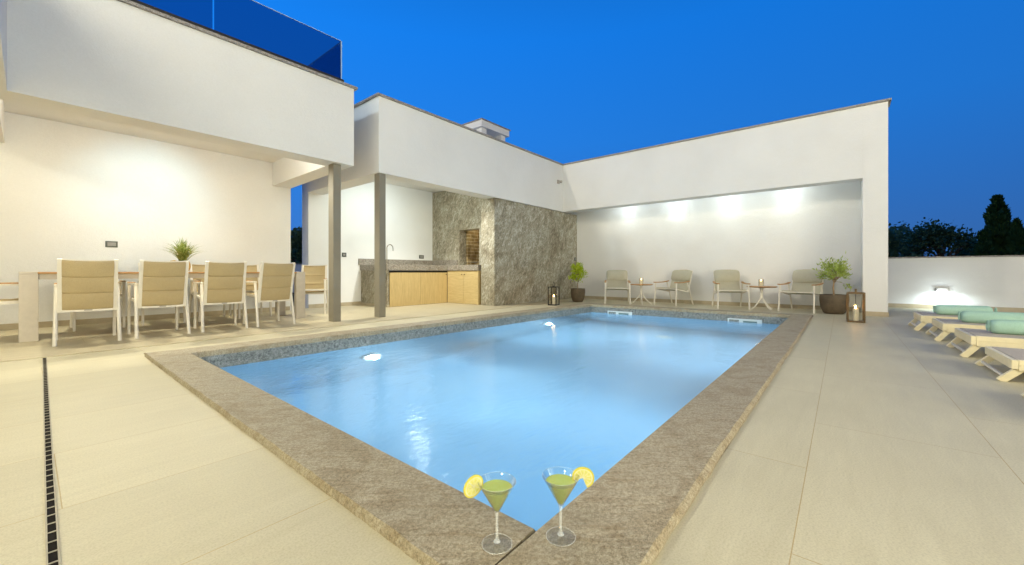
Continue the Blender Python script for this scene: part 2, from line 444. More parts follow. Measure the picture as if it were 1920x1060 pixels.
tag(terr.build('terrace_floor', M['terrace'], bevel=.003), kind='structure')
g = ring([(-900,-900),(1500,-900),(1500,1500),(-900,1500)], [(X0-.02,Y0-.02),(X1+.35,Y0-.02),(X1+.35,9.22),(X0-.02,9.22)], -.6, -.05)
tag(g.build('ground', M['ground']), kind='structure')

pool = thing('swimming_pool', 'rectangular swimming pool glowing pale blue with brown granite coping', 'pool')
def slab(poly_in, poly_out, z0, z1, rough):
    """coping slab between an inner edge a-b and an outer edge c-d whose outer side is rough hewn"""
    (a,b),(d,c) = poly_in, poly_out
    n = 90; m = MB(); rnd = random.Random(int(a[0]*1000+a[1]*77))
    a,b,c,d = [Vector((*p,0)) for p in (a,b,c,d)]
    nrm = (d-a).normalized()
    rows = []; w = 0
    for i in range(n+1):
        t = i/n; p = a.lerp(b,t); q = d.lerp(c,t)
        w = .7*w + rnd.uniform(-1,1)*.0035*rough
        q1 = q + nrm*(w-.012); q2 = q + nrm*(w*.6+rnd.uniform(-1,1)*.004)
        jz = rnd.uniform(-1,1)*.0015
        rows.append([(p.x,p.y,z0),(p.x,p.y,z1-.006),(p.x+nrm.x*.006,p.y+nrm.y*.006,z1),(q1.x,q1.y,z1+jz),(q2.x,q2.y,(z0*.35+z1*.65)+jz*3),(q.x,q.y,z0)])
    k = 6
    for rr in rows: m.v += [Vector(p) for p in rr]
    for i in range(n):
        for e in range(k-1): m.f.append((i*k+e,(i+1)*k+e,(i+1)*k+e+1,i*k+e+1))
        m.f.append((i*k+5,(i+1)*k+5,(i+1)*k,i*k))
    m.f.append(tuple(range(k))); m.f.append(tuple(n*k+e for e in range(k-1,-1,-1)))
    return m
g3 = .0015
slab(((O[0][0],I[0][1]),(I[1][0],I[1][1])), (O[0],O[1]), -.02, .03, 1).build('coping_slab', M['coping'], pool, smooth=True)
# left slab starts above the joint at the near corner
slab(((I[3][0],I[3][1]),(I[0][0],I[0][1]+g3)), ((O[3]),(O[0][0],I[0][1]+g3)), -.02, .0301, 1).build('coping_slab', M['coping'], pool, smooth=True)
slab(((I[2]),(I[3])), ((O[2]),(O[3])), -.02, .0298, .6).build('coping_slab', M['coping'], pool, smooth=True)
slab(((I[1]),(I[2])), ((O[1]),(O[2])), -.02, .0302, .6).build('coping_slab', M['coping'], pool, smooth=True)
e = .012
W = [(I[0][0]-e,I[0][1]-e),(I[1][0]+e,I[1][1]-e),(I[2][0]+e,I[2][1]+e),(I[3][0]-e,I[3][1]+e)]
Wo = [(W[0][0]-.2,W[0][1]-.2),(W[1][0]+.2,W[1][1]-.2),(W[2][0]+.2,W[2][1]+.2),(W[3][0]-.2,W[3][1]+.2)]
ZB = -.155; ZF = -1.5
ring(Wo, W, ZB, -.021).build('waterline_band', M['band'], pool)
W2 = [(W[0][0]-.004,W[0][1]-.004),(W[1][0]+.004,W[1][1]-.004),(W[2][0]+.004,W[2][1]+.004),(W[3][0]-.004,W[3][1]+.004)]
ring(Wo, W2, ZF, ZB-.001).build('pool_wall', M['liner'], pool)
MB().prism(Wo, ZF-.1, ZF-.001).build('pool_floor', M['liner'], pool)
def far_x(y): return W[1][0] + (W[2][0]-W[1][0])*(y-W[1][1])/(W[2][1]-W[1][1])
def left_y(x): return W[3][1] + (W[2][1]-W[3][1])*(x-W[3][0])/(W[2][0]-W[3][0])
for ya,yb in ((3.36,3.90),(1.07,1.60)):
    xs = far_x((ya+yb)/2)-.004; z0,z1 = -.235,-.083; t = .022
    sk = MB()
    sk.box(xs-.012,xs+.03,ya,yb,z1-t,z1).box(xs-.012,xs+.03,ya,yb,z0,z0+t).box(xs-.012,xs+.03,ya,ya+t,z0+t,z1-t).box(xs-.012,xs+.03,yb-t,yb,z0+t,z1-t)
    s_ = sk.build('skimmer', M['plastic'], pool)
    MB().box(xs+.0,xs+.012,ya+t,yb-t,z0+t,z1-t).build('skimmer_back', M['plastic'], s_)
    ym = (ya+yb)/2
    MB().box(xs-.008,xs-.002,ya+t+.05,ym+.02,z1-t-.045,z1-t-.012).build('skimmer_flap', M['flap'], s_)
for lx,sg in ((2.67,1),(6.30,1),(2.67,-1),(6.30,-1)):  # the right-wall pair is unseen, added to light the left pool wall
    ly = left_y(lx) if sg > 0 else W[0][1]+.004
    c = (lx, ly-.03*sg, -.78)
    rim = MB()
    pr = [(.125,0),(.125,.03),(.10,.035),(.095,.02),(.095,0)]
    rim.lathe(pr, 28, closed=True)
    for i,p in enumerate(rim.v): rim.v[i] = Vector((c[0]+p.x, c[1]+sg*(.03-p.z), c[2]+p.y))
    pl = rim.build('pool_light', M['plastic'], pool, smooth=True)
    ln = MB().lathe([(.0001,.026),(.05,.024),(.094,.012),(.094,.002)], 24)
    for i,p in enumerate(ln.v): ln.v[i] = Vector((c[0]+p.x, c[1]+sg*(.03-p.z), c[2]+p.y))
    ln.build('light_lens', M['lens'], pl, smooth=True)
dr = MB().lathe([(.12,0),(.12,.012),(.10,.02),(.0001,.022)], 28, (6.98,2.36,ZF))
dr.build('floor_drain', M['plastic'], pool, smooth=True)
wt = MB(); ZW = -.14
e2 = .002
Wb = [(W[0][0]-e2,W[0][1]-e2),(W[1][0]+e2,W[1][1]-e2),(W[2][0]+e2,W[2][1]+e2),(W[3][0]-e2,W[3][1]+e2)]
wt.prism(Wb, ZF-.05, ZW)
tag(wt.build('water', M['water']), kind='structure')

# linear drain in the deck
dn = thing('linear_drain', 'narrow slotted steel drain channel set in the pale deck tiles', 'drain')
dn.location = (.0205,0,0); dn.rotation_euler = (0,0,-.0138)
m = MB()
m.box(-.0125,-.0085,-3,YS-.02,0,.004).box(.0085,.0125,-3,YS-.02,0,.004)
m.build('drain_edge', M['grille'], dn)
MB().box(-.0085,.0085,-3,YS-.02,.0005,.0012).build('channel', M['black'], dn)
m = MB(); y = -2.9
while y < YS-.05:
    m.box(-.0085,.0085,y,y+.005,.0014,.0032); y += .062
m.build('grate', M['grille'], dn)

# ------------------------------------------------------------------ left house with canopy
YF = 5.735; ZS = 2.365; ZT = 3.535; YD = 8.25; XR0,XR1 = 3.165,3.25; ZC = 2.80
house = thing('house', 'white rendered house with deep flat roofed dining canopy above long table', 'house')
P = M['plaster']
MB().prism([(-4.2,YD),(XR1,YD),(XR1,YD+.3),(-4.2,YD+.3)], .0, ZC-.002).build('dining_wall', P, house)
MB().box(-4.2,3.235,YD-.010,YD,.008,.085).build('skirting', M['skirting'], house)
# front fascia beam, cross beams, roof slab
MB().prism([(-.1175,YF),(XR0,YF),(XR0+.01,YF+.345),(-.1175,YF+.345)], ZS, ZT).build('fascia', P, house)
MB().prism([(-.46,2.0-8),(-.1175,2.0-8),(-.1175,YF+.345),(-.46,YF+.345)], ZS+.002, ZT-.002).build('fascia', P, house)
MB().prism([(2.90,YF+.347),(XR0+.012,YF+.347),(XR1-.003,YD-.002),(2.93,YD-.002)], ZS+.002, ZT-.003).build('cross_beam', P, house)
MB().box(-.53,-.187,YF+.347,YD-.002,ZS+.03,ZT-.003).build('cross_beam', P, house)
MB().box(-4.2,XR1-.004,YF+.35,YD+.3,ZC,ZT-.004).build('roof_slab', P, house)
MB().box(-4.2,-.465,-6,YF+.345,ZC,ZT-.006).build('roof_slab', P, house)
MB().box(-4.5,-4.205,-6,YD+.3,0,ZT).build('house_wall', P, house)
cp = MB()
cp.prism([(-.16,YF-.035),(XR0+.045,YF-.035),(XR0+.05,YF+.40),(-.16,YF+.40)], ZT, ZT+.032)
cp.prism([(2.9,YF+.401),(XR0+.05,YF+.401),(XR1+.04,YD+.34),(2.9,YD+.34)], ZT, ZT+.032)
cp.build('roof_coping', M['cap'], house)
MB().box(-4.2,-.9,YF-.6,YD+.3,ZT,6.6).build('upper_wall', P, house)
for x,y in ((1.2,6.75),(-1.4,3.6),(-1.4,.6)):
    z = ZC
    b = MB().lathe([(.055,0),(.055,-.03),(.045,-.03),(.045,-.012)], 20, (x,y,z)).build('downlight', M['steel'], house, smooth=True)

MB().box(-4.2,-2.2,-6,YF-.61,ZT,6.6).build('upper_wall', P, house)
for y in (-4.6,-1.9,.8,2.9-.15):  # unseen glowing windows, added to brighten the fascias and far wall
    wf = MB().box(-2.199,-2.16,y-.05,y,3.95,6.25).box(-2.199,-2.16,y+2.2,y+2.25,3.95,6.25).box(-2.199,-2.16,y+.001,y+2.199,3.95,4.0).box(-2.199,-2.16,y+.001,y+2.199,6.2,6.25).build('fill_window_frame', M['dark'], house)
    MB().box(-2.195,-2.18,y+.002,y+2.198,4.002,6.198).build('fill_window_pane', M['fillpane'], wf)

MB().box(-4.2,6.5,-6.9,-6.6,0,6.2).build('added_wing_wall', P, house)  # unseen wing, added with glowing windows to fill fascias and deck
for (xa_,xb_,za_,zb_) in ((-3.2,-.4,.1,2.4),(.4,3.0,.1,2.4),(-2.6,-.2,3.6,5.6),(.9,3.3,3.6,5.6),(4.2,5.9,3.6,5.6)):
    wf = MB().box(xa_-.05,xa_,-6.598,-6.55,za_,zb_).box(xb_,xb_+.05,-6.598,-6.55,za_,zb_).box(xa_-.05,xb_+.05,-6.598,-6.55,zb_+.001,zb_+.05).box(xa_-.05,xb_+.05,-6.598,-6.55,za_-.05,za_-.001).build('fill_window_frame', M['dark'], house)
    MB().box(xa_+.001,xb_-.001,-6.59,-6.57,za_+.001,zb_-.001).build('fill_window_pane', M['fillwing'], wf)

MB().box(3.54,3.66,-6.598,-6.50,2.25,2.45).build('added_sconce', M['steel'], house, bevel=.005)  # unseen fixture, added to warm the right deck and loungers

# glass railing on the canopy roof
rl = thing('glass_railing', 'dark tinted frameless glass railing along the roof of the dining canopy', 'railing')
ZR = ZT+.032; yg = 5.765
MB().box(-.1,3.01,yg-.03,yg+.03,ZR,ZR+.05).box(2.955,3.01,yg+.031,7.9,ZR,ZR+.05).build('base_rail', M['dark'], rl)
for a,b in ((-.1,1.397),(1.415,2.981)):
    pn = MB().box(a,b,yg-.006,yg+.006,ZR+.05,4.19).build('glass_panel', M['railglass'], rl)
    MB().box(a+.001,b-.001,yg-.0065,yg+.0065,4.1902,4.194).build('panel_edge', M['glassedge'], pn)
pn = MB().box(2.975,2.987,yg+.008,7.9,ZR+.05,4.19).build('glass_panel', M['railglass'], rl)
MB().box(2.975,2.987,yg-.006,yg+.0078,ZR+.05,4.19).build('panel_edge', M['glassedge'], pn)

# columns
def column(x, y, z, label, w=.118):
    c = MB().box(-w/2,w/2,-.075,.075,.008,z)
    o = c.build('column', M['column'], bevel=.004); o.location = (x,y,0)
    tag(o, label, 'column', 'columns under the canopies')
column(2.945, 5.895, ZS, 'grey brown square column under the right end of the dining canopy')
column(3.715, 5.90, 2.37, 'grey brown square column at the corner of the kitchen pavilion')

# ------------------------------------------------------------------ kitchen pavilion
YK = 5.80; XK = 3.63; ZK = 2.37; ZKT = 3.61; YB = 8.40; XW = 9.17
kp = thing('kitchen_pavilion', 'white flat roofed kitchen pavilion with deep fascia beside the pool', 'pavilion')
MB().box(XK,XW-.002,YK,YK+.33,ZK,ZKT).build('fascia', P, kp)
MB().box(XK,XK+.33,YK+.332,YB,ZK,ZKT-.002).build('fascia', P, kp)
MB().box(XK+.02,10.6,YB,YB+.3,0,ZKT-.004).build('kitchen_wall', P, kp)
MB().box(XK+.332,10.3,YK+.332,YB-.002,2.86,ZKT-.05).build('ceiling', P, kp)
MB().box(XK+.02,4.80,YB-.010,YB,.008,.085).build('skirting', M['skirting'], kp)
cp = MB().box(XK-.04,XW-.05,YK-.04,YK+.37,ZKT,ZKT+.03).box(XK-.04,XK+.37,YK+.371,YB+.34,ZKT,ZKT+.03)
cp.build('roof_coping', M['cap'], kp)
ch = MB().box(7.30,7.48,7.02,7.22,ZKT-.1,4.40).box(8.04,8.21,7.02,7.22,ZKT-.1,4.40).box(7.30,7.48,7.62,7.8,ZKT-.1,4.40).box(8.04,8.21,7.62,7.8,ZKT-.1,4.40).box(7.3,8.21,7.02,7.8,ZKT-.1,4.08)
chm = ch.build('chimney', P, kp)
cpo = MB().box(7.22,8.29,6.94,7.88,4.40,4.56).build('chimney_cap', P, chm)
MB().box(7.19,8.32,6.91,7.91,4.56,4.585).build('chimney_coping', M['cap'], chm)
MB().lathe([(.055,0),(.055,-.03),(.045,-.03),(.045,-.012)], 20, (5.2,7.2,2.86)).build('downlight', M['steel'], kp, smooth=True)

# stone fireplace block
fp = thing('stone_barbecue', 'mottled grey brown stone block with built in brick barbecue opening', 'barbecue', (6.482,5.85,0))
def L(x0,x1,y0,y1,z0,z1,m=None):
    return (m or MB()).box(x0-6.482,x1-6.482,y0-5.85,y1-5.85,z0,z1)
xr = 6.85
m = L(6.482,10.38,5.85,6.25,.008,2.365)
m.build('stone_front', M['schist'], fp)
ya,yb,za,zb = 6.67,7.36,.92,1.79
m = MB()
L(xr,xr+.24,6.252,ya,.008,2.84,m); L(xr,xr+.24,yb,YB-.004,.008,2.84,m); L(xr,xr+.24,ya,yb,zb,2.84,m); L(xr,xr+.24,ya,yb,.008,za-.03,m)
m.build('stone_side', M['schist'], fp)
fb = MB()
L(xr+.242,xr+.62,ya-.15,ya+.10,za-.03,zb+.2,fb); L(xr+.242,xr+.62,yb-.06,yb+.15,za-.03,zb+.2,fb)
L(xr+.622,xr+.72,ya-.15,yb+.15,za-.03,zb+.2,fb); L(xr+.242,xr+.62,ya+.1,yb-.06,zb+.1,zb+.2,fb); pass
fb.build('firebox', M['brick'], fp)
m = L(xr+.001,xr+.60,ya,yb-.07,za-.029,za); m.build('hearth', M['worktop'], fp)
gr = MB()
for k in range(9): gr.tube([(xr+.10-6.482,ya+.2+k*.04-5.85,za+.07),(xr+.38-6.482,ya+.2+k*.04-5.85,za+.07)], .005, 6)
gr.tube([(xr+.10-6.482,ya+.18-5.85,za+.07),(xr+.10-6.482,ya+.54-5.85,za+.07)], .006, 6)
for yy in (.2,.52):
    for xx in (.10,.38): gr.tube([(xr+xx-6.482,ya+yy-5.85,za),(xr+xx-6.482,ya+yy-5.85,za+.07)], .006, 6)
gr.build('cooking_grate', M['chrome'], fp, smooth=True)
L(xr+.30,xr+.46,ya+.02,ya+.17,za+.001,za+.2).build('fire_brick', M['basket'], fp)

# counter
ct = thing('kitchen_counter', 'L shaped outdoor kitchen counter with oak doors and granite worktop', 'kitchen counter', (4.8,YB,0))
def K(x0,x1,y0,y1,z0,z1,m=None): return (m or MB()).box(x0-4.8,x1-4.8,y0-YB,y1-YB,z0,z1)
YC = 7.35; XC = 6.45
m = K(4.775,xr-.002,YC-.02,YB-.002,.781,.909); K(XC-.02,xr-.002,6.30,YC-.021,.781,.909,m)
m.build('worktop', M['worktop'], ct, bevel=.004)
m = K(4.74,xr-.002,YB-.03,YB-.003,.910,1.05); K(xr-.03,xr-.003,7.42,YB-.032,.910,1.05,m)
m.build('splashback', M['worktop'], ct)
sp = K(4.80,4.85,YC+.02,YB-.012,.06,.780).build('side_panel', M['schist'], ct)
K(4.79,4.855,YC+.005,YB-.012,.008,.058).build('plinth', M['skirting'], ct)
K(4.86,xr-.01,YC+.03,YB-.012,.008,.775).build('carcass', M['dark'], ct)
K(XC+.03,xr-.01,6.33,YC+.028,.008,.775).build('carcass', M['dark'], ct)
K(XC+.024,xr-.01,6.312,6.328,.008,.775).build('end_panel', M['oak'], ct)
for a,b,k in ((4.86,5.655,None),(5.661,6.44,6.40)):
    d = K(a,b,YC,YC+.022,.012,.738).build('door', M['oak'], ct, bevel=.002)
    if k:
        kn = MB().lathe([(.006,0),(.006,.012),(.013,.018),(.013,.026),(.0001,.028)], 12)
        for i,p in enumerate(kn.v): kn.v[i] = Vector((k-4.8+p.x, YC-YB-p.z, .69+p.y))
        kn.build('knob', M['bronze'], d, smooth=True)
for a,b,k in ((6.785,7.345,6.83),(6.31,6.780,6.74)):
    d = K(XC,XC+.022,a,b,.012,.776).build('door', M['oakh'], ct, bevel=.002)
    kn = MB().lathe([(.006,0),(.006,.012),(.013,.018),(.013,.026),(.0001,.028)], 12)
    for i,p in enumerate(kn.v): kn.v[i] = Vector((XC-4.8-p.z, k-YB+p.x, .69+p.y))
    kn.build('knob', M['bronze'], d, smooth=True)
fx,fy = 5.29-4.8, 8.12-YB
pts = [(fx,fy,.909),(fx,fy,1.30)] + [(fx+.075-.075*math.cos(a), fy-.02*math.sin(a/2), 1.30+.085*math.sin(a)) for a in [k*math.pi/10 for k in range(1,11)]] + [(fx+.152,fy-.02,1.24)]
MB().tube(pts, .011, 10).lathe([(.026,0),(.026,.03),(.012,.035)], 16, (fx,fy,.909)).build('tap', M['chrome'], ct, smooth=True)

# ------------------------------------------------------------------ alcove wall behind the pool
aw = thing('alcove_wall', 'long tall white wall with lit seating alcove across the far pool end', 'wall', (XW,-.59,0))
XA = 10.0; YO = -.272; YE = -.592
def A(x0,x1,y0,y1,z0,z1,m=None): return (m or MB()).box(x0-XW,x1-XW,y0+.59,y1+.59,z0,z1)
A(XW,XW+.30,YO-.002,YB,ZK,ZKT).build('front_beam', P, aw)
A(XW,XA+.3,YE,YO,0,ZKT-.001).build('pillar', P, aw)
A(XA,XA+.3,YO+.001,6.6,0,ZKT-.01).build('alcove_back', P, aw)
A(XW+.302,XA-.001,YO+.001,YB,2.62,2.75).build('alcove_ceiling', P, aw)
m = A(XW-.010,XW-.0005,YE-.01,YO+.01,.001,.075); A(XW,XA+.3,YE-.010,YE-.0005,.001,.075,m)
m.build('pillar_skirting', M['skirting'], aw)
A(XA-.010,XA-.0005,YO+.012,5.85,.001,.08).build('skirting', M['skirting'], aw)
A(XW-.04,XW+.36,YE-.04,YB+.3,ZKT+.001,ZKT+.032).build('roof_coping', M['cap'], aw)
ALC = (4.30,3.08,1.96,.84)
for y in ALC:
    MB().lathe([(.045,0),(.045,-.02),(.036,-.02),(.036,-.006)], 18, (9.74-XW,y+.59,2.62)).build('downlight', M['steel'], aw, smooth=True)

# low garden wall at the right, with a lamp
gw = thing('garden_wall', 'low white garden wall with thin coping behind the sun loungers', 'wall', (11.68,-.6,0))
MB().box(0,.25,-8.4,3.0,-.1,1.035).build('wall_body', P, gw)
MB().box(-.03,.28,-8.43,3.0,1.035,1.06).build('wall_coping', M['cap'], gw)
MB().box(-.010,-.0005,-8.4,3.0,.001,.085).build('skirting', M['skirting'], gw)
wl = thing('wall_lamp', 'small grey box lamp shining down on the low garden wall', 'lamp', (11.68,-1.54,.38))
MB().box(-.09,-.001,-.085,.085,-.02,.05).build('lamp_body', M['steel'], wl, bevel=.004)
MB().box(-.085,-.006,-.08,.08,-.028,-.0205).build('lamp_diffuser', M['led'], wl)
bw = thing('boundary_wall', 'low grey garden wall beyond the gap between house and pavilion', 'wall', (6.2,16.4,0))
MB().box(-6,6,0,.25,-.1,1.05).build('wall_body', P, bw)
MB().box(-6,6,-.03,.28,1.05,1.08).build('wall_coping', M['cap'], bw)

# sockets and sensor
def socket(loc, face, label, w=.13):
    t = thing('wall_socket', label, 'socket', loc, 0, 'sockets on the white walls')
    h = .045
    if face == 'y':
        MB().box(-w/2,w/2,-.012,-.001,-h,h).build('cover_plate', M['socket'], t, bevel=.003)
        MB().box(-w/2+.02,w/2-.02,-.016,-.0125,-h+.018,h-.018).build('socket_insert', M['label'], t, bevel=.002)
socket((.783,YD,1.155), 'y', 'dark socket on the dining wall above the table')
socket((4.405,YB,1.125), 'y', 'dark socket on the kitchen wall left of the counter', .10)
socket((6.488,YB,1.138), 'y', 'dark socket above the kitchen worktop beside the stone', .15)
socket((9.89,5.85,1.115), 'y', 'small dark socket on the stone block above a potted shrub', .09)
sn = thing('motion_sensor', 'small beige motion sensor on the fascia near the inner corner', 'sensor', (8.93,YK,3.13))
MB().box(-.05,.05,-.03,-.001,-.05,.05).build('sensor_base', M['sensor'], sn, bevel=.006)
MB().lathe([(.0001,-.035),(.03,-.025),(.045,0),(.04,.03),(.0001,.04)], 16, (.03,-.075,-.005)).build('sensor_head', M['sensor'], sn, smooth=True)

# ------------------------------------------------------------------ dining furniture
tb = thing('dining_table', 'long outdoor dining table with thin teak edged top and slab legs', 'table', (1.39,7.08,.008))
tx = 1.45; ty = .43
MB().box(-tx+.13,tx-.13,-ty,ty,.722,.742).build('table_top', M['teak'], tb, bevel=.003)
m = MB().box(-tx+.14,tx-.14,-ty+.03,-ty+.055,.66,.721).box(-tx+.14,tx-.14,ty-.055,ty-.03,.66,.721).box(-tx+.14,-tx+.165,-ty+.056,ty-.056,.66,.721).box(tx-.165,tx-.14,-ty+.056,ty-.056,.66,.721)
m.build('apron', M['taupe'], tb)
for sx in (-1,1):
    MB().box(min(sx*(tx-.13),sx*tx)+(.001 if sx>0 else 0),max(sx*(tx-.13),sx*tx)-(.001 if sx<0 else 0),-ty,ty,.715,.744).build('end_rail', M['taupe'], tb, bevel=.003)
    for sy in (-1,1):
        x0,x1 = (sx*tx-.0, sx*(tx-.135)); y0,y1 = sy*ty, sy*(ty-.09)
        MB().box(min(x0,x1),max(x0,x1),min(y0,y1),max(y0,y1),0,.7145).build('leg', M['taupe'], tb, bevel=.003)

def make_dining_chair():
    t = thing('dining_chair', 'x', 'chair', (0,0,.008), 0, 'dining chairs around the long table')
    for s in (-1,1):
        MB().tube([(s*.232,-.262,0),(s*.226,-.20,.30),(s*.222,-.135,.588),(s*.222,-.12,.60)], [.0165,.0165,.0165,.0165], 8).build('rear_leg', M['white'], t, smooth=True)
        MB().bar((s*.224,.275,0),(s*.222,.265,.592),.026,.042,(1,0,0)).build('front_leg', M['white'], t, bevel=.004)
        MB().bar((s*.222,-.15,.605),(s*.222,.29,.605),.034,.018,(1,0,0)).build('armrest', M['white'], t, bevel=.003)
        MB().bar((s*.222,-.02,.619),(s*.222,.27,.619),.036,.010,(1,0,0)).build('arm_pad', M['teak'], t, bevel=.003)
        MB().bar((s*.21,-.17,.405),(s*.21,.265,.425),.02,.032,(1,0,0)).build('seat_rail', M['white'], t, bevel=.003)
    MB().bar((-.199,.255,.425),(.199,.255,.425),.03,.02,(0,0,1)).build('seat_rail', M['white'], t, bevel=.003)
    # backrest frame: two stiles, bottom rail, slightly curved top
    bk = lambda z: -.195 - (z-.345)*.235 - .10*max(0,z-.6)**2
    fr = MB()
    for s in (-1,1):
        zs = [.335,.45,.6,.75,.872]
        for a,b in zip(zs, zs[1:]): fr.bar((s*.199,bk(a),a),(s*.199,bk(b),b),.033,.026,(1,0,0))
    fr.bar((-.1825,bk(.345),.345),(.1825,bk(.345),.345),.03,.024,(0,0,1))
    n = 8
    for i in range(n):
        a = -1+2*i/n; b = -1+2*(i+1)/n
        fr.bar((a*.1825,bk(.868)-.018*(1-a*a),.868-.010*(1-a*a)),(b*.1825,bk(.868)-.018*(1-b*b),.868-.010*(1-b*b)),.012,.022,(0,0,1))
    f = fr.build('backrest_frame', M['white'], t)
    MB().box(-.03,.03,bk(.345)-.0145,bk(.345)-.0125,.338,.348).build('maker_plate', M['label'], f)
    def back(u,v):
        a = -1+2*u; z = .362+v*.496
        puff = .013*abs(math.sin(v*3*math.pi))**.35
        top = 1-.0
        return (a*.183, bk(z)-.018*(1-a*a)*(.35+.65*v) - puff + .006, z - .010*(1-a*a)*v)
    MB().grid(back, 10, 48, -.016).build('backrest', M['sling'], t, smooth=True)
    def seat(u,v):
        a = -1+2*u; y = -.20+v*.452
        return (a*.2, y, .428 - .022*(1-a*a)*math.sin(math.pi*min(1,v*1.0)) + .006*abs(math.sin(v*3*math.pi))**.5 + .012*v)
    MB().grid(seat, 8, 20, .016).build('seat', M['sling'], t, smooth=True)
    return t
dc = make_dining_chair()
dc.location = (.412,6.285,.008); dc.rotation_euler = (0,0,R(-2)); dc['label'] = 'ochre sling dining chair with back turned, leftmost of the four pool side chairs'
near = [(.998,6.30,R(1),'ochre sling dining chair with back turned, in front of the grass pot'),
        (1.612,6.29,R(-3),'ochre sling dining chair with back turned, third from left on pool side'),
        (2.185,6.28,R(1),'ochre sling dining chair with back turned, nearest the grey column')]
for x,y,r,l in near: dup(dc, (x,y,.008), r, l)
for x,l in ((.60,'ochre dining chair on wall side, hidden behind the leftmost pool side chair'),(1.24,'ochre dining chair on wall side of the table, left of the grass pot'),
            (1.85,'ochre dining chair on wall side of the table, just right of the grass pot'),(2.38,'ochre dining chair on wall side, farthest right along the white wall')):
    dup(dc, (x,7.66,.008), R(180+random.uniform(-3,3)), l)
dup(dc, (3.28,7.38,.008), R(240-90), 'ochre dining chair at the table head, partly hidden behind the grey column')
dup(dc, (-.22,7.02,.008), R(-90), 'ochre dining chair at the left table head, cut by the photo edge')

# grass pot on the table
gp = thing('potted_grass', 'spiky ornamental grass in a golden wicker pot on the dining table', 'plant', (1.375,7.08,.7505))
pr = [(.05,0),(.075,.02),(.088,.06),(.085,.11),(.072,.15),(.066,.15),(.07,.12),(.0001,.115)]
pt = MB().lathe(pr, 24); 
MB.tube(pt, [(-.08,0,.10),(-.12,0,.115),(-.125,0,.145),(-.09,0,.15),(-.07,0,.14)], .012, 8)
pt.build('basket_pot', M['basket'], gp, smooth=True)
m = MB(); rg = random.Random(3)
for i in range(230):
    a = rg.uniform(0,2*math.pi); out = rg.uniform(.03,.36); h = rg.uniform(.23,.37)*(1-.2*(out/.36)); w = rg.uniform(.004,.0075)
    p0 = Vector((rg.uniform(-.035,.035), rg.uniform(-.035,.035), .115)); d = Vector((math.cos(a),math.sin(a),0)); s = Vector((-d.y,d.x,0))
    k = 7; pv = None
    for j in range(k+1):
        t = j/k
        p = p0 + d*(out*t**1.6) + Vector((0,0,h*(1.25*t-.40*t**3*(.3+out*2.6))))
        ww = w*(1-t)**.6 + .0003
        cur = (p - s*ww, p + s*ww)
        if pv:
            o = len(m.v); m.v += [pv[0],pv[1],cur[1],cur[0]]; m.f.append((o,o+1,o+2,o+3))
        pv = cur
m.build('grass_blades', M['blade'], gp)

# ------------------------------------------------------------------ lounge corner
def make_lounge_chair():
    """faces local +y; z up"""
    t = thing('lounge_chair', 'x', 'chair', (0,0,0), 0, 'lounge chairs in the alcove')
    for s in (-1,1):
        MB().tube([(s*.285,.30,0),(s*.278,.275,.27),(s*.275,.26,.505)], .0155, 8).build('front_leg', M['white'], t, smooth=True)
        MB().tube([(s*.275,-.345,0),(s*.268,-.235,.28),(s*.265,-.135,.515)], .0145, 8).build('rear_leg', M['white'], t, smooth=True)
        arm = [(s*.275,.315,.512),(s*.277,.20,.509),(s*.276,.02,.512),(s*.272,-.12,.525),(s*.270,-.20,.540)]
        m = MB()
        for p,q in zip(arm, arm[1:]): m.bar(p,q,.048,.020,(1,0,0))
        m.build('armrest', M['teak'], t, bevel=.004)
        MB().tube([(s*.25,.285,.368),(s*.25,-.02,.322),(s*.25,-.16,.296),(s*.25,-.205,.335),(s*.243,-.34,.66),(s*.236,-.385,.775)], .0135, 8).build('side_rail', M['white'], t, smooth=True)
    MB().tube([(-.28,.27,.368),(.28,.27,.368)], .0125, 8).build('cross_rail', M['white'], t, smooth=True)
    MB().tube([(-.262,-.215,.345),(.262,-.215,.345)], .0115, 8).build('cross_rail', M['white'], t, smooth=True)
    def prof(v):
        pts = [(.285,.385),(.12,.365),(-.03,.335),(-.15,.312),(-.195,.335),(-.255,.455),(-.305,.58),(-.345,.69),(-.372,.765)]
        f = v*(len(pts)-1); i = min(int(f), len(pts)-2); k = f-i
        return (pts[i][0]*(1-k)+pts[i+1][0]*k, pts[i][1]*(1-k)+pts[i+1][1]*k)
    def sl(u,v):
        y,z = prof(v); return ((-1+2*u)*.236, y, z)
    MB().grid(sl, 6, 32, .012).build('sling_seat', M['slingl'], t, smooth=True)
    def cu(u,v):
        a = -1+2*u; y,z = prof(.73+v*.27); b = .036*(1-abs(2*v-1)**3)*(1-abs(a)**6)
        return (a*.232, y+.012+b, z+b*.3)
    MB().grid(cu, 12, 12, .035).build('head_cushion', M['slingl'], t, smooth=True)
    MB().tube([(-.236,-.385,.775),(.236,-.385,.775)], .0125, 8).build('top_rail', M['white'], t, smooth=True)
    MB().bar((-.10,-.383,.785),(.10,-.383,.785),.03,.028,(0,0,1)).build('headrest_grip', M['teak'], t, bevel=.004)
    return t
lc = make_lounge_chair()
def face(deg): return R(deg-90)
lc.location = (9.02,4.17,0); lc.rotation_euler = (0,0,face(206)); lc['label'] = 'sage sling lounge chair facing the pool, beside the stone block shrub'
dup(lc, (9.45,3.00,0), face(162), 'sage sling lounge chair turned left, second from the stone block')
dup(lc, (9.30,1.80,0), face(203), 'sage sling lounge chair facing the pool, third from the stone block')
dup(lc, (9.43,.60,0), face(166), 'sage sling lounge chair turned left, partly behind the olive shrub')

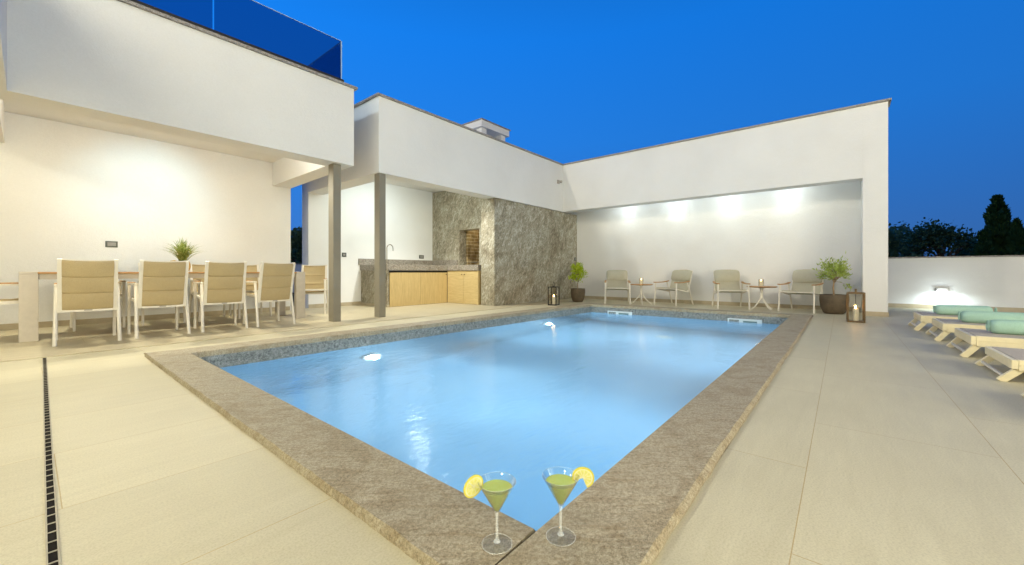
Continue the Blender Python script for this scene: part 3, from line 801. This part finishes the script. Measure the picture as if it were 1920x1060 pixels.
def make_side_table():
    t = thing('side_table', 'x', 'table', (0,0,0), 0, 'round side tables in the alcove')
    MB().lathe([(.0001,.440),(.24,.440),(.262,.452),(.265,.460),(.258,.464),(.0001,.464)], 40).build('table_top', M['teak'], t, smooth=True)
    MB().lathe([(.05,.439),(.05,.425),(.028,.41),(.022,.30),(.026,.20),(.0001,.195)], 18).build('stem', M['white'], t, smooth=True)
    for k in range(4):
        a = k*math.pi/2+.5; c,s = math.cos(a),math.sin(a)
        MB().tube([(.010*c,.010*s,.42),(.018*c,.018*s,.24),(.07*c,.07*s,.155),(.16*c,.16*s,.055),(.225*c,.225*s,.012),(.24*c,.24*s,0.0)], [.011,.012,.0125,.011,.010,.009], 8).build('leg', M['white'], t, smooth=True)
    return t
st = make_side_table(); st.location = (9.17,3.64,0); st['label'] = 'round teak side table between the two left lounge chairs'
dup(st, (9.36,1.245,0), R(20), 'round teak side table between the two right lounge chairs')
def make_candle():
    t = thing('candle_glass', 'x', 'candle', (0,0,0), 0, 'candle glasses on the side tables')
    MB().lathe([(.044,0),(.048,.004),(.05,.135),(.0475,.135),(.0455,.008),(.0001,.006)], 24).build('glass_jar', M['lampglass'], t, smooth=True)
    MB().lathe([(.043,.010),(.043,.100),(.038,.104),(.0001,.102)], 20).build('wax', M['wax'], t, smooth=True)
    MB().lathe([(.0001,.104),(.0035,.109),(.004,.115),(.002,.123),(.0001,.128)], 8).build('flame', M['flame'], t, smooth=True)
    return t
cg = make_candle(); cg.location = (9.16,3.635,.4645); cg['label'] = 'lit candle in a glass on the left side table'
dup(cg, (9.36,1.255,.4645), 0, 'lit candle in a glass on the right side table')

# potted shrubs
def shrub(loc, dia, hpot, zc, rx, rz, nleaf, leafmat, ls, label, seed, stem_r, shape):
    rg = random.Random(seed)
    t = thing('potted_shrub', label, 'plant', loc, 0, 'potted shrubs in the corners')
    r = dia/2
    MB().lathe([(r*.62,0),(r*.74,hpot*.06),(r*.93,hpot*.36),(r,hpot*.72),(r*.985,hpot*.98),(r*.96,hpot),(r*.90,hpot*.99),(r*.88,hpot*.88),(.0001,hpot*.88)], 36).build('pot', M['pot'], t, smooth=True)
    MB().lathe([(r*.875,hpot*.885),(r*.5,hpot*.92),(.0001,hpot*.93)], 20).build('soil', M['soil'], t, smooth=True)
    br = MB(); tips = []
    top = zc - rz*.75
    trunk = [(0,0,hpot*.85),(rg.uniform(-.015,.015),.01,(hpot+top)/2),(rg.uniform(-.01,.02),0,top)]
    br.tube(trunk, [stem_r*1.25,stem_r,stem_r*.85], 8)
    nb = 20
    for i in range(nb):
        a = 2*math.pi*i/nb+rg.uniform(-.3,.3); el = rg.uniform(-.35,1.0)
        d = Vector((math.cos(a)*math.cos(el*1.3), math.sin(a)*math.cos(el*1.3), math.sin(el*1.3)))
        s = Vector(trunk[2]) + Vector((0,0,rg.uniform(-.06,.05)))
        q = rg.uniform(.72,1.08)
        e_ = Vector((d.x*rx*q, d.y*rx*q, zc + d.z*rz*q))
        mid = s.lerp(e_,.5) + Vector((rg.uniform(-.03,.03),rg.uniform(-.03,.03),rg.uniform(0,.03)))
        br.tube([s,mid,e_], [stem_r*.5,stem_r*.32,stem_r*.15], 5)
        for k in range(8): tips.append((mid.lerp(e_, .15+.85*k/7), (e_-mid).normalized()))
    if shape == 'stray':
        s = Vector(trunk[2]); cr = Vector((SX,-CX,0))
        pth = [s, s+cr*.12+Vector((0,0,-.02)), s+cr*.22+Vector((0,0,-.06)), s+cr*.27+Vector((0,0,-.11))]
        br.tube(pth, [.004,.003,.002,.0015], 5)
        for k in range(7): tips.append((pth[2].lerp(pth[3],k/6), Vector((0,0,-1))))
    br.build('stem', M['stemgreen'], t, smooth=True)
    lf = MB()
    for i in range(nleaf):
        p,d = rg.choice(tips)
        p = p + Vector((rg.gauss(0,1),rg.gauss(0,1),rg.gauss(0,1)))*ls*.55
        ax = (d*rg.uniform(.2,1)+Vector((rg.gauss(0,1),rg.gauss(0,1),rg.gauss(.3,1)))*.6).normalized()
        sd = ax.cross(Vector((rg.gauss(0,1),rg.gauss(0,1),rg.gauss(0,1)))).normalized()
        l_ = ls*rg.uniform(.7,1.3); w_ = l_*.17; nn = ax.cross(sd)*l_*.07
        lf.add([p, p+ax*l_*.45+sd*w_+nn, p+ax*l_, p+ax*l_*.45-sd*w_+nn], [(0,1,2),(0,2,3)])
    lf.build('foliage', leafmat, t)
    return t
shrub((8.80,5.12,0), .36, .335, .70, .175, .22, 850, M['lime'], .065, 'young yellow green shrub in a brown pot against the stone block', 5, .011, '')
shrub((9.22,.115,0), .425, .345, .745, .215, .215, 820, M['olive'], .062, 'small olive tree in a brown pot by the alcove pillar', 8, .012, 'stray')

# lanterns
def make_lantern(w, h, label, loc, rz, ring_handle):
    t = thing('candle_lantern', label, 'lantern', loc, rz, 'candle lanterns on the deck')
    a = w/2; b = .009
    m = MB()
    for sx in (-1,1):
        for sy in (-1,1): m.box(min(sx*a,sx*(a-2*b)),max(sx*a,sx*(a-2*b)),min(sy*a,sy*(a-2*b)),max(sy*a,sy*(a-2*b)),.022,h-.022)
    m.box(-a,a,-a,a,0,.0215)
    for s in (-1,1):
        m.box(-a,a,min(s*a,s*(a-2*b)),max(s*a,s*(a-2*b)),h-.0215,h)
        m.box(min(s*a,s*(a-2*b)),max(s*a,s*(a-2*b)),-a+2*b,a-2*b,h-.0215,h)
    m.build('frame', M['bronze'] if not ring_handle else M['dark'], t, bevel=.002)
    for s in (-1,1):
        MB().box(-a+2*b+.001,a-2*b-.001,s*(a-b)-.0015,s*(a-b)+.0015,.0225,h-.0225).build('glass_pane', M['lampglass'], t)
        MB().box(s*(a-b)-.0015,s*(a-b)+.0015,-a+2*b+.001,a-2*b-.001,.0225,h-.0225).build('glass_pane', M['lampglass'], t)
    if ring_handle:
        pts = [(.045*math.cos(k*math.pi/8), 0, h+.05+.055*math.sin(k*math.pi/8)) for k in range(-3,12)]
        MB().tube(pts, .005, 8).box(-.04,.04,-.012,.012,h-.001,h+.02).build('handle', M['dark'], t, smooth=False)
    else:
        MB().bar((-.055,0,h+.045),(.055,0,h+.045),.02,.012,(0,1,0)).bar((-.05,0,h),(-.05,0,h+.039),.018,.01,(0,1,0)).bar((.05,0,h),(.05,0,h+.039),.018,.01,(0,1,0)).build('handle', M['bronze'], t)
        m = MB().box(-a+.02,a-.02,-.006,.006,h-.02,h-.008).tube([(0,0,h-.02),(0,0,h*.62)], .003, 6); m.build('hook', M['dark'], t)
    cr = w*.17
    cd = MB().lathe([(cr,.022),(cr,h*.44),(cr*.9,h*.455),(.0001,h*.445)], 24).build('candle', M['wax'], t, smooth=True)
    MB().lathe([(.0001,h*.45),(.008,h*.475),(.009,h*.50),(.005,h*.535),(.0001,h*.565)], 10).build('flame', M['flame'], cd, smooth=True)
    return t
make_lantern(.205, .42, 'black framed lantern with a lit candle beside the stone block', (7.56,5.02,0), R(12), True)
make_lantern(.205, .445, 'bronze framed lantern with a lit candle beside the alcove pillar', (7.90,-.155,0), R(3), False)

# ------------------------------------------------------------------ sun loungers and towels
def make_lounger():
    """foot end at local y=0, runs to -y; x is the width"""
    t = thing('sun_lounger', 'x', 'sun lounger', (0,0,0), 0, 'sun loungers along the right of the deck')
    w = .33; L_ = 1.95; z0,z1 = .105,.195
    for s in (-1,1):
        MB().box(min(s*w,s*(w-.03)),max(s*w,s*(w-.03)),-L_,-.02,z0,z1).box(min(s*w,s*(w+.004)),max(s*w,s*(w+.004)),-L_,-.02,z0+.05,z0+.056).build('side_rail', M['ivory'], t, bevel=.003)
    MB().box(-w,w,-.019,.012,z0+.012,z1-.002).build('end_rail', M['ivory'], t, bevel=.003)
    MB().box(-w,w,-L_-.03,-L_-.001,z0+.012,z1-.002).build('end_rail', M['ivory'], t, bevel=.003)
    MB().box(-w+.031,w-.031,-L_,-.02,z1-.008,z1+.002).build('mesh_seat', M['mesh'], t)
    for yf,ys in ((.055,-.04),(-L_-.05,-L_+.06)):
        for s in (-1,1):
            MB().bar((s*(w-.035),yf,.0),(s*(w-.035),ys,z0+.02),.034,.046,(1,0,0)).build('leg', M['ivory'], t, bevel=.003)
        MB().bar((-w+.053,yf*.8+ys*.2,.042),(w-.053,yf*.8+ys*.2,.042),.02,.014,(0,0,1)).build('stretcher', M['white'], t)
    return t
lg = make_lounger(); lg.location = (7.56,-.78,0); lg['label'] = 'cream sun lounger nearest the garden wall lamp, under a green towel roll'
xs = [(6.605,-.845,'cream sun lounger second from the garden wall, under a green towel roll'),(5.555,-.875,'cream sun lounger third from the garden wall, under the nearest towel roll'),
      (4.57,-.895,'cream sun lounger with bare taupe mesh, fourth from the garden wall'),(3.50,-.90,'cream sun lounger nearest the camera, mostly outside the frame')]
for x,y,l in xs:
    c_ = dup(lg, (x,y,0), 0, l)
    if x < 5: c_.scale.z = .80
def towel(loc, label, rz):
    t = thing('rolled_towel', label, 'towel', loc, rz, 'rolled towels on the loungers')
    r = .068; L_ = .52; m = MB(); n = 26
    rings = [(0,.10),(.006,.62),(.022,.90),(.05,1.0),(.25,1.0),(.45,.99),(.478,.9),(.494,.62),(.5,.10)]
    prof = [(r*k, yy) for yy,k in rings]
    m.lathe(prof, n)
    for i,p in enumerate(m.v):
        rr = math.hypot(p.x,p.y); a = math.atan2(p.y,p.x)
        k = 1+.03*math.sin(3*a+p.z*9)+.02*math.sin(7*p.z*6+a)
        m.v[i] = Vector((p.x*k, -p.z, r*.93+p.y*k*.95))
    b = m.build('towel_roll', M['towel'], t, smooth=True)
    # visible spiral of the rolled layers at both ends
    sp = MB()
    for ye in (.004,-L_-.004):
        pts = []
        for k in range(60):
            a = k*.36; q = r*.14+ (r*.80-r*.14)*k/59
            pts.append((q*math.cos(a), ye, r*.93+q*math.sin(a)*.95))
        sp.tube(pts, .0035, 5)
    sp.build('towel_fold', M['towel'], t, smooth=True)
    ed = MB().box(r*.80,r*.98,-L_*.97,-.012,r*.55,r*.64); ed.build('towel_edge', M['towel'], t, bevel=.003)
towel((7.55,-.93,.1975), 'mint green rolled towel on the lounger nearest the garden wall', R(2))
towel((6.56,-1.00,.1975), 'mint green rolled towel in the middle of the three', R(-2))
towel((5.54,-1.02,.1975), 'mint green rolled towel nearest the camera, cut by the frame', R(1))

# ------------------------------------------------------------------ cocktail glasses
def cocktail(loc, label, lem_ang, lem_kind):
    t = thing('cocktail_glass', label, 'cocktail', loc, 0, 'cocktails on the pool corner')
    pr = [(.0062,.0915),(.0485,.1650),(.0496,.1660),(.0505,.1656),(.0500,.1650),(.0072,.0885),(.0001,.0870),(.0001,.0885)]
    MB().lathe(pr, 48).build('glass_bowl', M['glass'], t, smooth=True)
    MB().lathe([(.0074,.0880),(.0046,.080),(.0037,.072),(.0036,.030),(.0044,.015),(.0095,.0072),(.0001,.0070)], 20).build('stem', M['stemglass'], t, smooth=True)
    ft = MB().lathe([(.0001,.0),(.030,.0),(.0395,.0012),(.030,.0040),(.0096,.0070),(.0001,.0070)], 40).build('foot', M['footglass'], t, smooth=True)
    def hoop(rr, z, q): return MB().lathe([(rr-q,z),(rr,z+q),(rr+q,z),(rr,z-q)], 48, closed=True)
    hoop(.0398,.0020,.0009).build('foot_rim', M['stemglass'], ft, smooth=True)
    hoop(.0500,.1658,.0007).build('bowl_rim', M['stemglass'], t, smooth=True)
    rl_ = lambda z: .0062 + (.0485-.0062)*(z-.0915)/(.1650-.0915) + .0006
    MB().lathe([(.0001,.0882),(rl_(.0922),.0922),(rl_(.150),.150),(.0001,.150)], 40).build('drink', M['juice'], t, smooth=True)
    # lemon wheel stuck on the rim
    R0 = .030; a = lem_ang; th = .0045
    lm = MB(); fl = MB(); pi_ = MB()
    cut = lem_kind
    n = 36
    ctr = Vector((math.cos(a)*(.050+.012), math.sin(a)*(.050+.012), .158))
    ex = Vector((math.cos(a),math.sin(a),0)); ez = Vector((0,0,1)); en = ex.cross(ez)
    tilt = Matrix.Rotation(R(-12 if cut else 32), 3, 'Z') @ Matrix.Rotation(R(10), 3, 'X')
    ex,ez,en = tilt@ex, tilt@ez, tilt@en
    def P2(x,y,d): return ctr + ex*x + ez*y + en*d
    a0,a1 = (0,2*math.pi) if not cut else (R(-62),R(208))
    for (q0,q1,mb,tt) in ((.86,1.0,lm,th),(.76,.859,pi_,th*.96)):
        for k in range(n):
            b0 = a0+(a1-a0)*k/n; b1 = a0+(a1-a0)*(k+1)/n
            v = []
            for d in (-tt/2,tt/2):
                for (q,b) in ((q0,b0),(q1,b0),(q1,b1),(q0,b1)): v.append(P2(R0*q*math.cos(b), R0*q*math.sin(b), d))
            mb.add(v, [(3,2,1,0),(4,5,6,7),(0,1,5,4),(1,2,6,5),(2,3,7,6),(3,0,4,7)])
    ns = 9
    for k in range(ns):
        b0 = a0+(a1-a0)*(k+.06)/ns; b1 = a0+(a1-a0)*(k+.94)/ns
        if cut and 3 <= k <= 4: pass
        poly = [(R0*.10,(b0+b1)/2)] + [(R0*.755, b0+(b1-b0)*j/4) for j in range(5)]
        v = [P2(r_*math.cos(b), r_*math.sin(b), -th*.45) for r_,b in poly] + [P2(r_*math.cos(b), r_*math.sin(b), th*.45) for r_,b in poly]
        k6 = 6
        fl.add(v, [tuple(range(5,-1,-1)), tuple(range(6,12))] + [(i,(i+1)%6,6+(i+1)%6,6+i) for i in range(6)])
        # membranes
    for k in range(ns+1):
        b = a0+(a1-a0)*k/ns
        c0,c1 = P2(0,0,0), P2(R0*.77*math.cos(b), R0*.77*math.sin(b), 0)
        pi_.bar(c0, c1, .0013, th*.9, tuple(ex*(-math.sin(b))+ez*math.cos(b)))
    l = fl.build('lemon_slice', M['flesh'], t)
    pi_.build('lemon_pith', M['pith'], l); lm.build('lemon_rind', M['rind'], l)
    return t
cr = Vector((SX,-CX,0)); 
cocktail((.789,.703,.0312), 'cocktail glass with a whole lemon wheel, left of the pair', math.atan2(CX,-SX)+.15, False)
cocktail((.921,.589,.0312), 'cocktail glass with a curled lemon slice, nearer the water corner', math.atan2(-CX,SX)+.1, True)

# ------------------------------------------------------------------ trees beyond the walls
def tree(u, D, h, w, label, leafmat, seed, kind='round', n=1800, ls=.26, group='trees beyond the garden wall', name='tree'):
    rg = random.Random(seed); p = at(u, D)
    t = thing(name, label, 'tree' if name != 'bush' else 'bush', (p.x,p.y,-.05), rg.uniform(0,6), group)
    tr = MB(); lf = MB(); clumps = []
    if kind == 'cone':
        tr.tube([(0,0,0),(0,0,h*.5),(0,0,h*.95)], [w*.09,w*.05,.02], 7)
        for i in range(n):
            z = h*(.03+.97*rg.random()**1.25); rr = w/2*(1-(z/h))**.62*(.72+.28*math.sin(z*5+seed)*rg.random()); a = rg.uniform(0,6.283)
            q = rr*(rg.random()**.35)
            b = Vector((q*math.cos(a), q*math.sin(a), z)); ax = Vector((math.cos(a)*.5, math.sin(a)*.5, 1)).normalized()+Vector((rg.gauss(0,.3),rg.gauss(0,.3),rg.gauss(0,.3)))
            ax.normalize(); sd = ax.cross(Vector((rg.gauss(0,1),rg.gauss(0,1),rg.gauss(0,1)))).normalized(); l_ = ls*rg.uniform(.6,1.5); w_ = l_*.3
            lf.add([b-ax*l_*.4, b+sd*w_, b+ax*l_*.7, b-sd*w_], [(0,1,2),(0,2,3)])
    else:
        tr.tube([(0,0,0),(.05*w,.02,h*.22),(.02*w,0,h*.45)], [w*.05,w*.04,w*.028], 7)
        for i in range(16 if kind == 'round' else 10):
            a = rg.uniform(0,6.283); el = rg.uniform(-.25,1.4); q = rg.uniform(.45,.95)
            c = Vector((math.cos(a)*math.cos(el)*w/2*q, math.sin(a)*math.cos(el)*w/2*q, h*.55+math.sin(el)*h*.42*q))
            if kind == 'bush': c.z = h*.15+abs(math.sin(el))*h*.75*q
            clumps.append((c, w*rg.uniform(.13,.24)))
            tr.tube([(.02*w,0,h*.3),(c.x*.5,c.y*.5,(c.z+h*.4)*.5),tuple(c)], [w*.022,w*.014,w*.005], 5)
        for i in range(n):
            c,r_ = rg.choice(clumps)
            d = Vector((rg.gauss(0,1),rg.gauss(0,1),rg.gauss(0,.8))).normalized()*r_*(rg.random()**.45)*rg.uniform(.8,1.25)
            b = c+d; b.z = max(b.z,.05)
            ax = (d.normalized()+Vector((rg.gauss(0,.6),rg.gauss(0,.6),rg.gauss(0,.6)))).normalized(); sd = ax.cross(Vector((rg.gauss(0,1),rg.gauss(0,1),rg.gauss(0,1)))).normalized()
            l_ = ls*rg.uniform(.5,1.3); w_ = l_*.36
            lf.add([b-ax*l_*.4, b+sd*w_, b+ax*l_*.6, b-sd*w_], [(0,1,2),(0,2,3)])
    tr.build('trunk', M['bark'], t, smooth=True); lf.build('crown', leafmat, t)
T = tree
T(1640, 27, 3.7, 4.2, 'dark broadleaf tree rising right behind the alcove pillar edge', M['oakleaf'], 1)
T(1702, 29, 4.35, 4.0, 'dark broadleaf tree with twiggy top, left of the skyline row', M['oakleaf'], 2)
T(1772, 28, 4.25, 4.0, 'dark rounded broadleaf tree, highest of the middle row', M['oakleaf'], 3)
T(1822, 33, 3.2, 3.4, 'low dark broadleaf tree filling the dip before the cypress', M['oakleaf'], 4)
T(1870, 25, 5.45, 2.9, 'tall dark conical cypress against the blue sky', M['cypress'], 5, 'cone', 4200, .30)
T(1906, 24, 3.9, 1.9, 'shorter green conifer leaning against the tall cypress', M['cypress'], 6, 'cone', 2600, .24)
T(1846, 24.5, 3.3, 1.8, 'small dark conifer on the left side of the cypress', M['cypress'], 16, 'cone', 2400, .24)
T(1950, 27, 4.6, 3.6, 'dark broadleaf tree cut by the right frame edge', M['oakleaf'], 7)
T(1718, 21, 2.35, 2.6, 'mid green bush in front of the left dark trees', M['oakleaf'], 8, 'bush', 1500, .18, 'bushes beyond the garden wall', 'bush')
T(1676, 20, 1.75, 1.5, 'small silvery bush just right of the alcove pillar', M['silver'], 9, 'bush', 900, .14, 'bushes beyond the garden wall', 'bush')
T(1772, 19.5, 1.9, 2.0, 'silver leaved bush in the middle above the garden wall', M['silver'], 10, 'bush', 1300, .14, 'bushes beyond the garden wall', 'bush')
T(1815, 19, 1.65, 1.6, 'silver leaved bush at the foot of the cypress', M['silver'], 11, 'bush', 1000, .14, 'bushes beyond the garden wall', 'bush')
T(1917, 22, 2.2, 1.6, 'grey green bush at the right frame edge', M['silver'], 12, 'bush', 900, .15, 'bushes beyond the garden wall', 'bush')
T(562, 21, 3.15, 2.3, 'dark leafy tree seen through the gap beside the dining wall', M['oakleaf'], 13, 'round', 2600, .2, 'trees beyond the gap')
T(535, 23, 3.2, 2.6, 'dark leafy tree hiding mostly behind the dining wall end', M['oakleaf'], 14, 'round', 2200, .2, 'trees beyond the gap')
m = MB(); rg = random.Random(21)
for i in range(700):
    p = at(rg.uniform(1650,1960), rg.uniform(15.5,17.5)); h = rg.uniform(.8,1.45); a = rg.uniform(0,6.28)
    s = Vector((math.cos(a),math.sin(a),0))*.008; tp = p+Vector((rg.gauss(0,.08),rg.gauss(0,.08),h))
    m.add([p-s+Vector((0,0,-.05)),p+s+Vector((0,0,-.05)),tp], [(0,1,2)])
tag(m.build('tall_grass', M['straw']), 'dry tall grass standing beyond the low garden wall', 'grass', None, 'stuff')

# ------------------------------------------------------------------ light
def lamp(kind, loc, power, col, size=.05, aim=None, angle=90, blend=.6, name='lamp_light'):
    d = bpy.data.lights.new(name, kind); d.energy = power; d.color = col
    if kind != 'AREA': d.shadow_soft_size = size
    else: d.size = size
    if kind == 'SPOT': d.spot_size = R(angle); d.spot_blend = blend
    o = bpy.data.objects.new(name, d); COL.objects.link(o); o.location = loc
    if aim is not None: o.rotation_euler = (Vector(aim)-Vector(loc)).to_track_quat('-Z','Y').to_euler()
    return o
WARM = (1.0,.945,.76); COOL = (.76,.92,1.0); NEUT = (1,.93,.76)
# dining: one lamp washing the wall, unseen fill lamps added behind the front beam, two near the wall shining down
lamp('SPOT', (1.22,6.62,2.70), 70, (.52,.82,1), .05, (1.20,8.25,1.84), 72, 1.0)
for x in (.3,2.1): lamp('POINT', (x,6.32,2.60), 17, (1,.96,.85), .04); lamp('SPOT', (x,6.36,2.76), 75, (1,.95,.80), .03, (x,6.0,0), 105, .6)
for x in (.5,2.1): lamp('SPOT', (x,7.85,2.77), 190, (1,.93,.70), .03, (x,5.9,0), 92, .5)
# kitchen
lamp('SPOT', (4.95,6.8,2.70), 60, COOL, .05, (4.95,8.4,1.6), 100, 1.0)
lamp('POINT', (5.2,6.75,2.70), 30, (.9,1,.95), .12)
lamp('SPOT', (5.2,6.6,2.78), 240, (1,.98,.90), .05, (5.4,6.3,0), 125, .6)
# alcove
for y in ALC:
    lamp('POINT', (9.58,y,2.46), 4.6, (.84,.95,1.0), .05); lamp('SPOT', (9.50,y,2.585), 4.5, (.66,.88,1.0), .03, (10.0,y,2.15), 46, 1.0); lamp('SPOT', (9.42,y,2.585), 120, (1,.99,.94), .05, (9.95,y,.2), 88, 1.0)
# house terrace behind the camera
for x,y,w in ((-1.4,3.6,125),(-1.4,.6,105),(-1.4,-2.6,190)):
    lamp('POINT', (x,y,2.72), w, WARM, .10)
# lamp on the upper facade
lamp('POINT', (-.75,6.4,5.5), 800, NEUT, .08)
# unseen fill lamp, added with its sconce on the added wing
lamp('POINT', (3.6,-6.42,2.35), 280, (1,.90,.62), .06)
# wall lamp
lamp('POINT', (11.42,-1.54,.33), 2.6, COOL, .05)
lamp('SPOT', (11.44,-1.54,.345), 15, COOL, .06, (11.50,-1.54,0), 172, .5)
# candles
lamp('POINT', (7.90,-.155,.235), 2.2, (1,.5,.16), .012); lamp('POINT', (7.56,5.02,.22), 2.2, (1,.5,.16), .012)
lamp('POINT', (9.16,3.635,.60), .6, (1,.6,.25), .012); lamp('POINT', (9.36,1.255,.60), .6, (1,.6,.25), .012)
# underwater lamps
for lx in (2.67, 6.30):
    ly = left_y(lx)-.09
    lamp('POINT', (lx,left_y(lx)-.055,-.78), 112, (.60,.85,1.0), .03)
    lamp('SPOT', (lx,left_y(lx)-.06,-.78), 210, (.76,.93,1.0), .03, (lx+.6,left_y(lx)-1.3,-1.5), 62, 1.0)
    a_ = lamp('AREA', (lx,W[0][1]+.06,-.78), 66, (.60,.85,1.0), .22, (lx,4,-.78)); a_.data.shape = 'DISK'  # unseen right-wall lamp, added to lift the dark left pool wall
# light under the barbecue hood
lamp('POINT', (7.30,6.98,1.70), 1.6, (1,.9,.7), .04)

w = bpy.data.worlds.new('World'); S.world = w; w.use_nodes = True
nt = w.node_tree; bg = nt.nodes['Background']
sky = nt.nodes.new('ShaderNodeTexSky'); sky.sky_type = 'NISHITA'; sky.sun_disc = False
sky.sun_elevation = R(-4); sky.sun_rotation = R(60); sky.ozone_density = 6; sky.air_density = 1; sky.dust_density = .3
tc = nt.nodes.new('ShaderNodeTexCoord'); sp = nt.nodes.new('ShaderNodeSeparateXYZ'); nt.links.new(tc.outputs['Generated'], sp.inputs[0])
rp = nt.nodes.new('ShaderNodeValToRGB'); el = rp.color_ramp.elements
for k,(p_,c_) in enumerate(((0,(.034,.165,.52)),(.10,(.030,.185,.62)),(.30,(.015,.23,.84)),(.50,(.006,.225,.90)),(.62,(.004,.10,.42)),(1,(.003,.045,.19)))):
    if k >= len(el): el.new(.5)
    el[k].position = p_; el[k].color = (*c_,1)
nt.links.new(sp.outputs[2], rp.inputs[0])
ad = nt.nodes.new('ShaderNodeMix'); ad.data_type = 'RGBA'; ad.inputs[0].default_value = .06
sky.sun_elevation = R(-2); sky.ozone_density = 3
nt.links.new(rp.outputs[0], ad.inputs[6]); nt.links.new(sky.outputs[0], ad.inputs[7]); 
dp = nt.nodes.new('ShaderNodeVectorMath'); dp.operation = 'DOT_PRODUCT'; dp.inputs[1].default_value = (.77,.64,0); nt.links.new(tc.outputs['Generated'], dp.inputs[0])
mr = nt.nodes.new('ShaderNodeMapRange'); mr.inputs[1].default_value = -.6; mr.inputs[2].default_value = .25; mr.inputs[3].default_value = .35; mr.inputs[4].default_value = .95
nt.links.new(dp.outputs['Value'], mr.inputs[0])
dp2 = nt.nodes.new('ShaderNodeVectorMath'); dp2.operation = 'DOT_PRODUCT'; dp2.inputs[1].default_value = (-.637,.771,0); nt.links.new(tc.outputs['Generated'], dp2.inputs[0])
mr2 = nt.nodes.new('ShaderNodeMapRange'); mr2.inputs[1].default_value = -.78; mr2.inputs[2].default_value = .6; mr2.inputs[3].default_value = .74; mr2.inputs[4].default_value = 1.04
nt.links.new(dp2.outputs['Value'], mr2.inputs[0]); mm = nt.nodes.new('ShaderNodeMath'); mm.operation = 'MULTIPLY'
nt.links.new(mr.outputs[0], mm.inputs[0]); nt.links.new(mr2.outputs[0], mm.inputs[1])
sc = nt.nodes.new('ShaderNodeMix'); sc.data_type = 'RGBA'; sc.blend_type = 'MULTIPLY'; sc.inputs[0].default_value = 1.0
nt.links.new(ad.outputs[2], sc.inputs[6]); nt.links.new(mm.outputs[0], sc.inputs[7]); nt.links.new(sc.outputs[2], bg.inputs[0]); bg.inputs[1].default_value = 1.0
S.view_settings.view_transform = 'Standard'; S.view_settings.look = 'None'; S.view_settings.exposure = .12; S.view_settings.gamma = 1
S.cycles.max_bounces = 8; S.cycles.diffuse_bounces = 4; S.cycles.glossy_bounces = 4; S.cycles.transmission_bounces = 8; S.cycles.transparent_max_bounces = 16
S.cycles.caustics_reflective = False; S.cycles.caustics_refractive = True; S.cycles.sample_clamp_indirect = 6
S.cycles.use_denoising = True
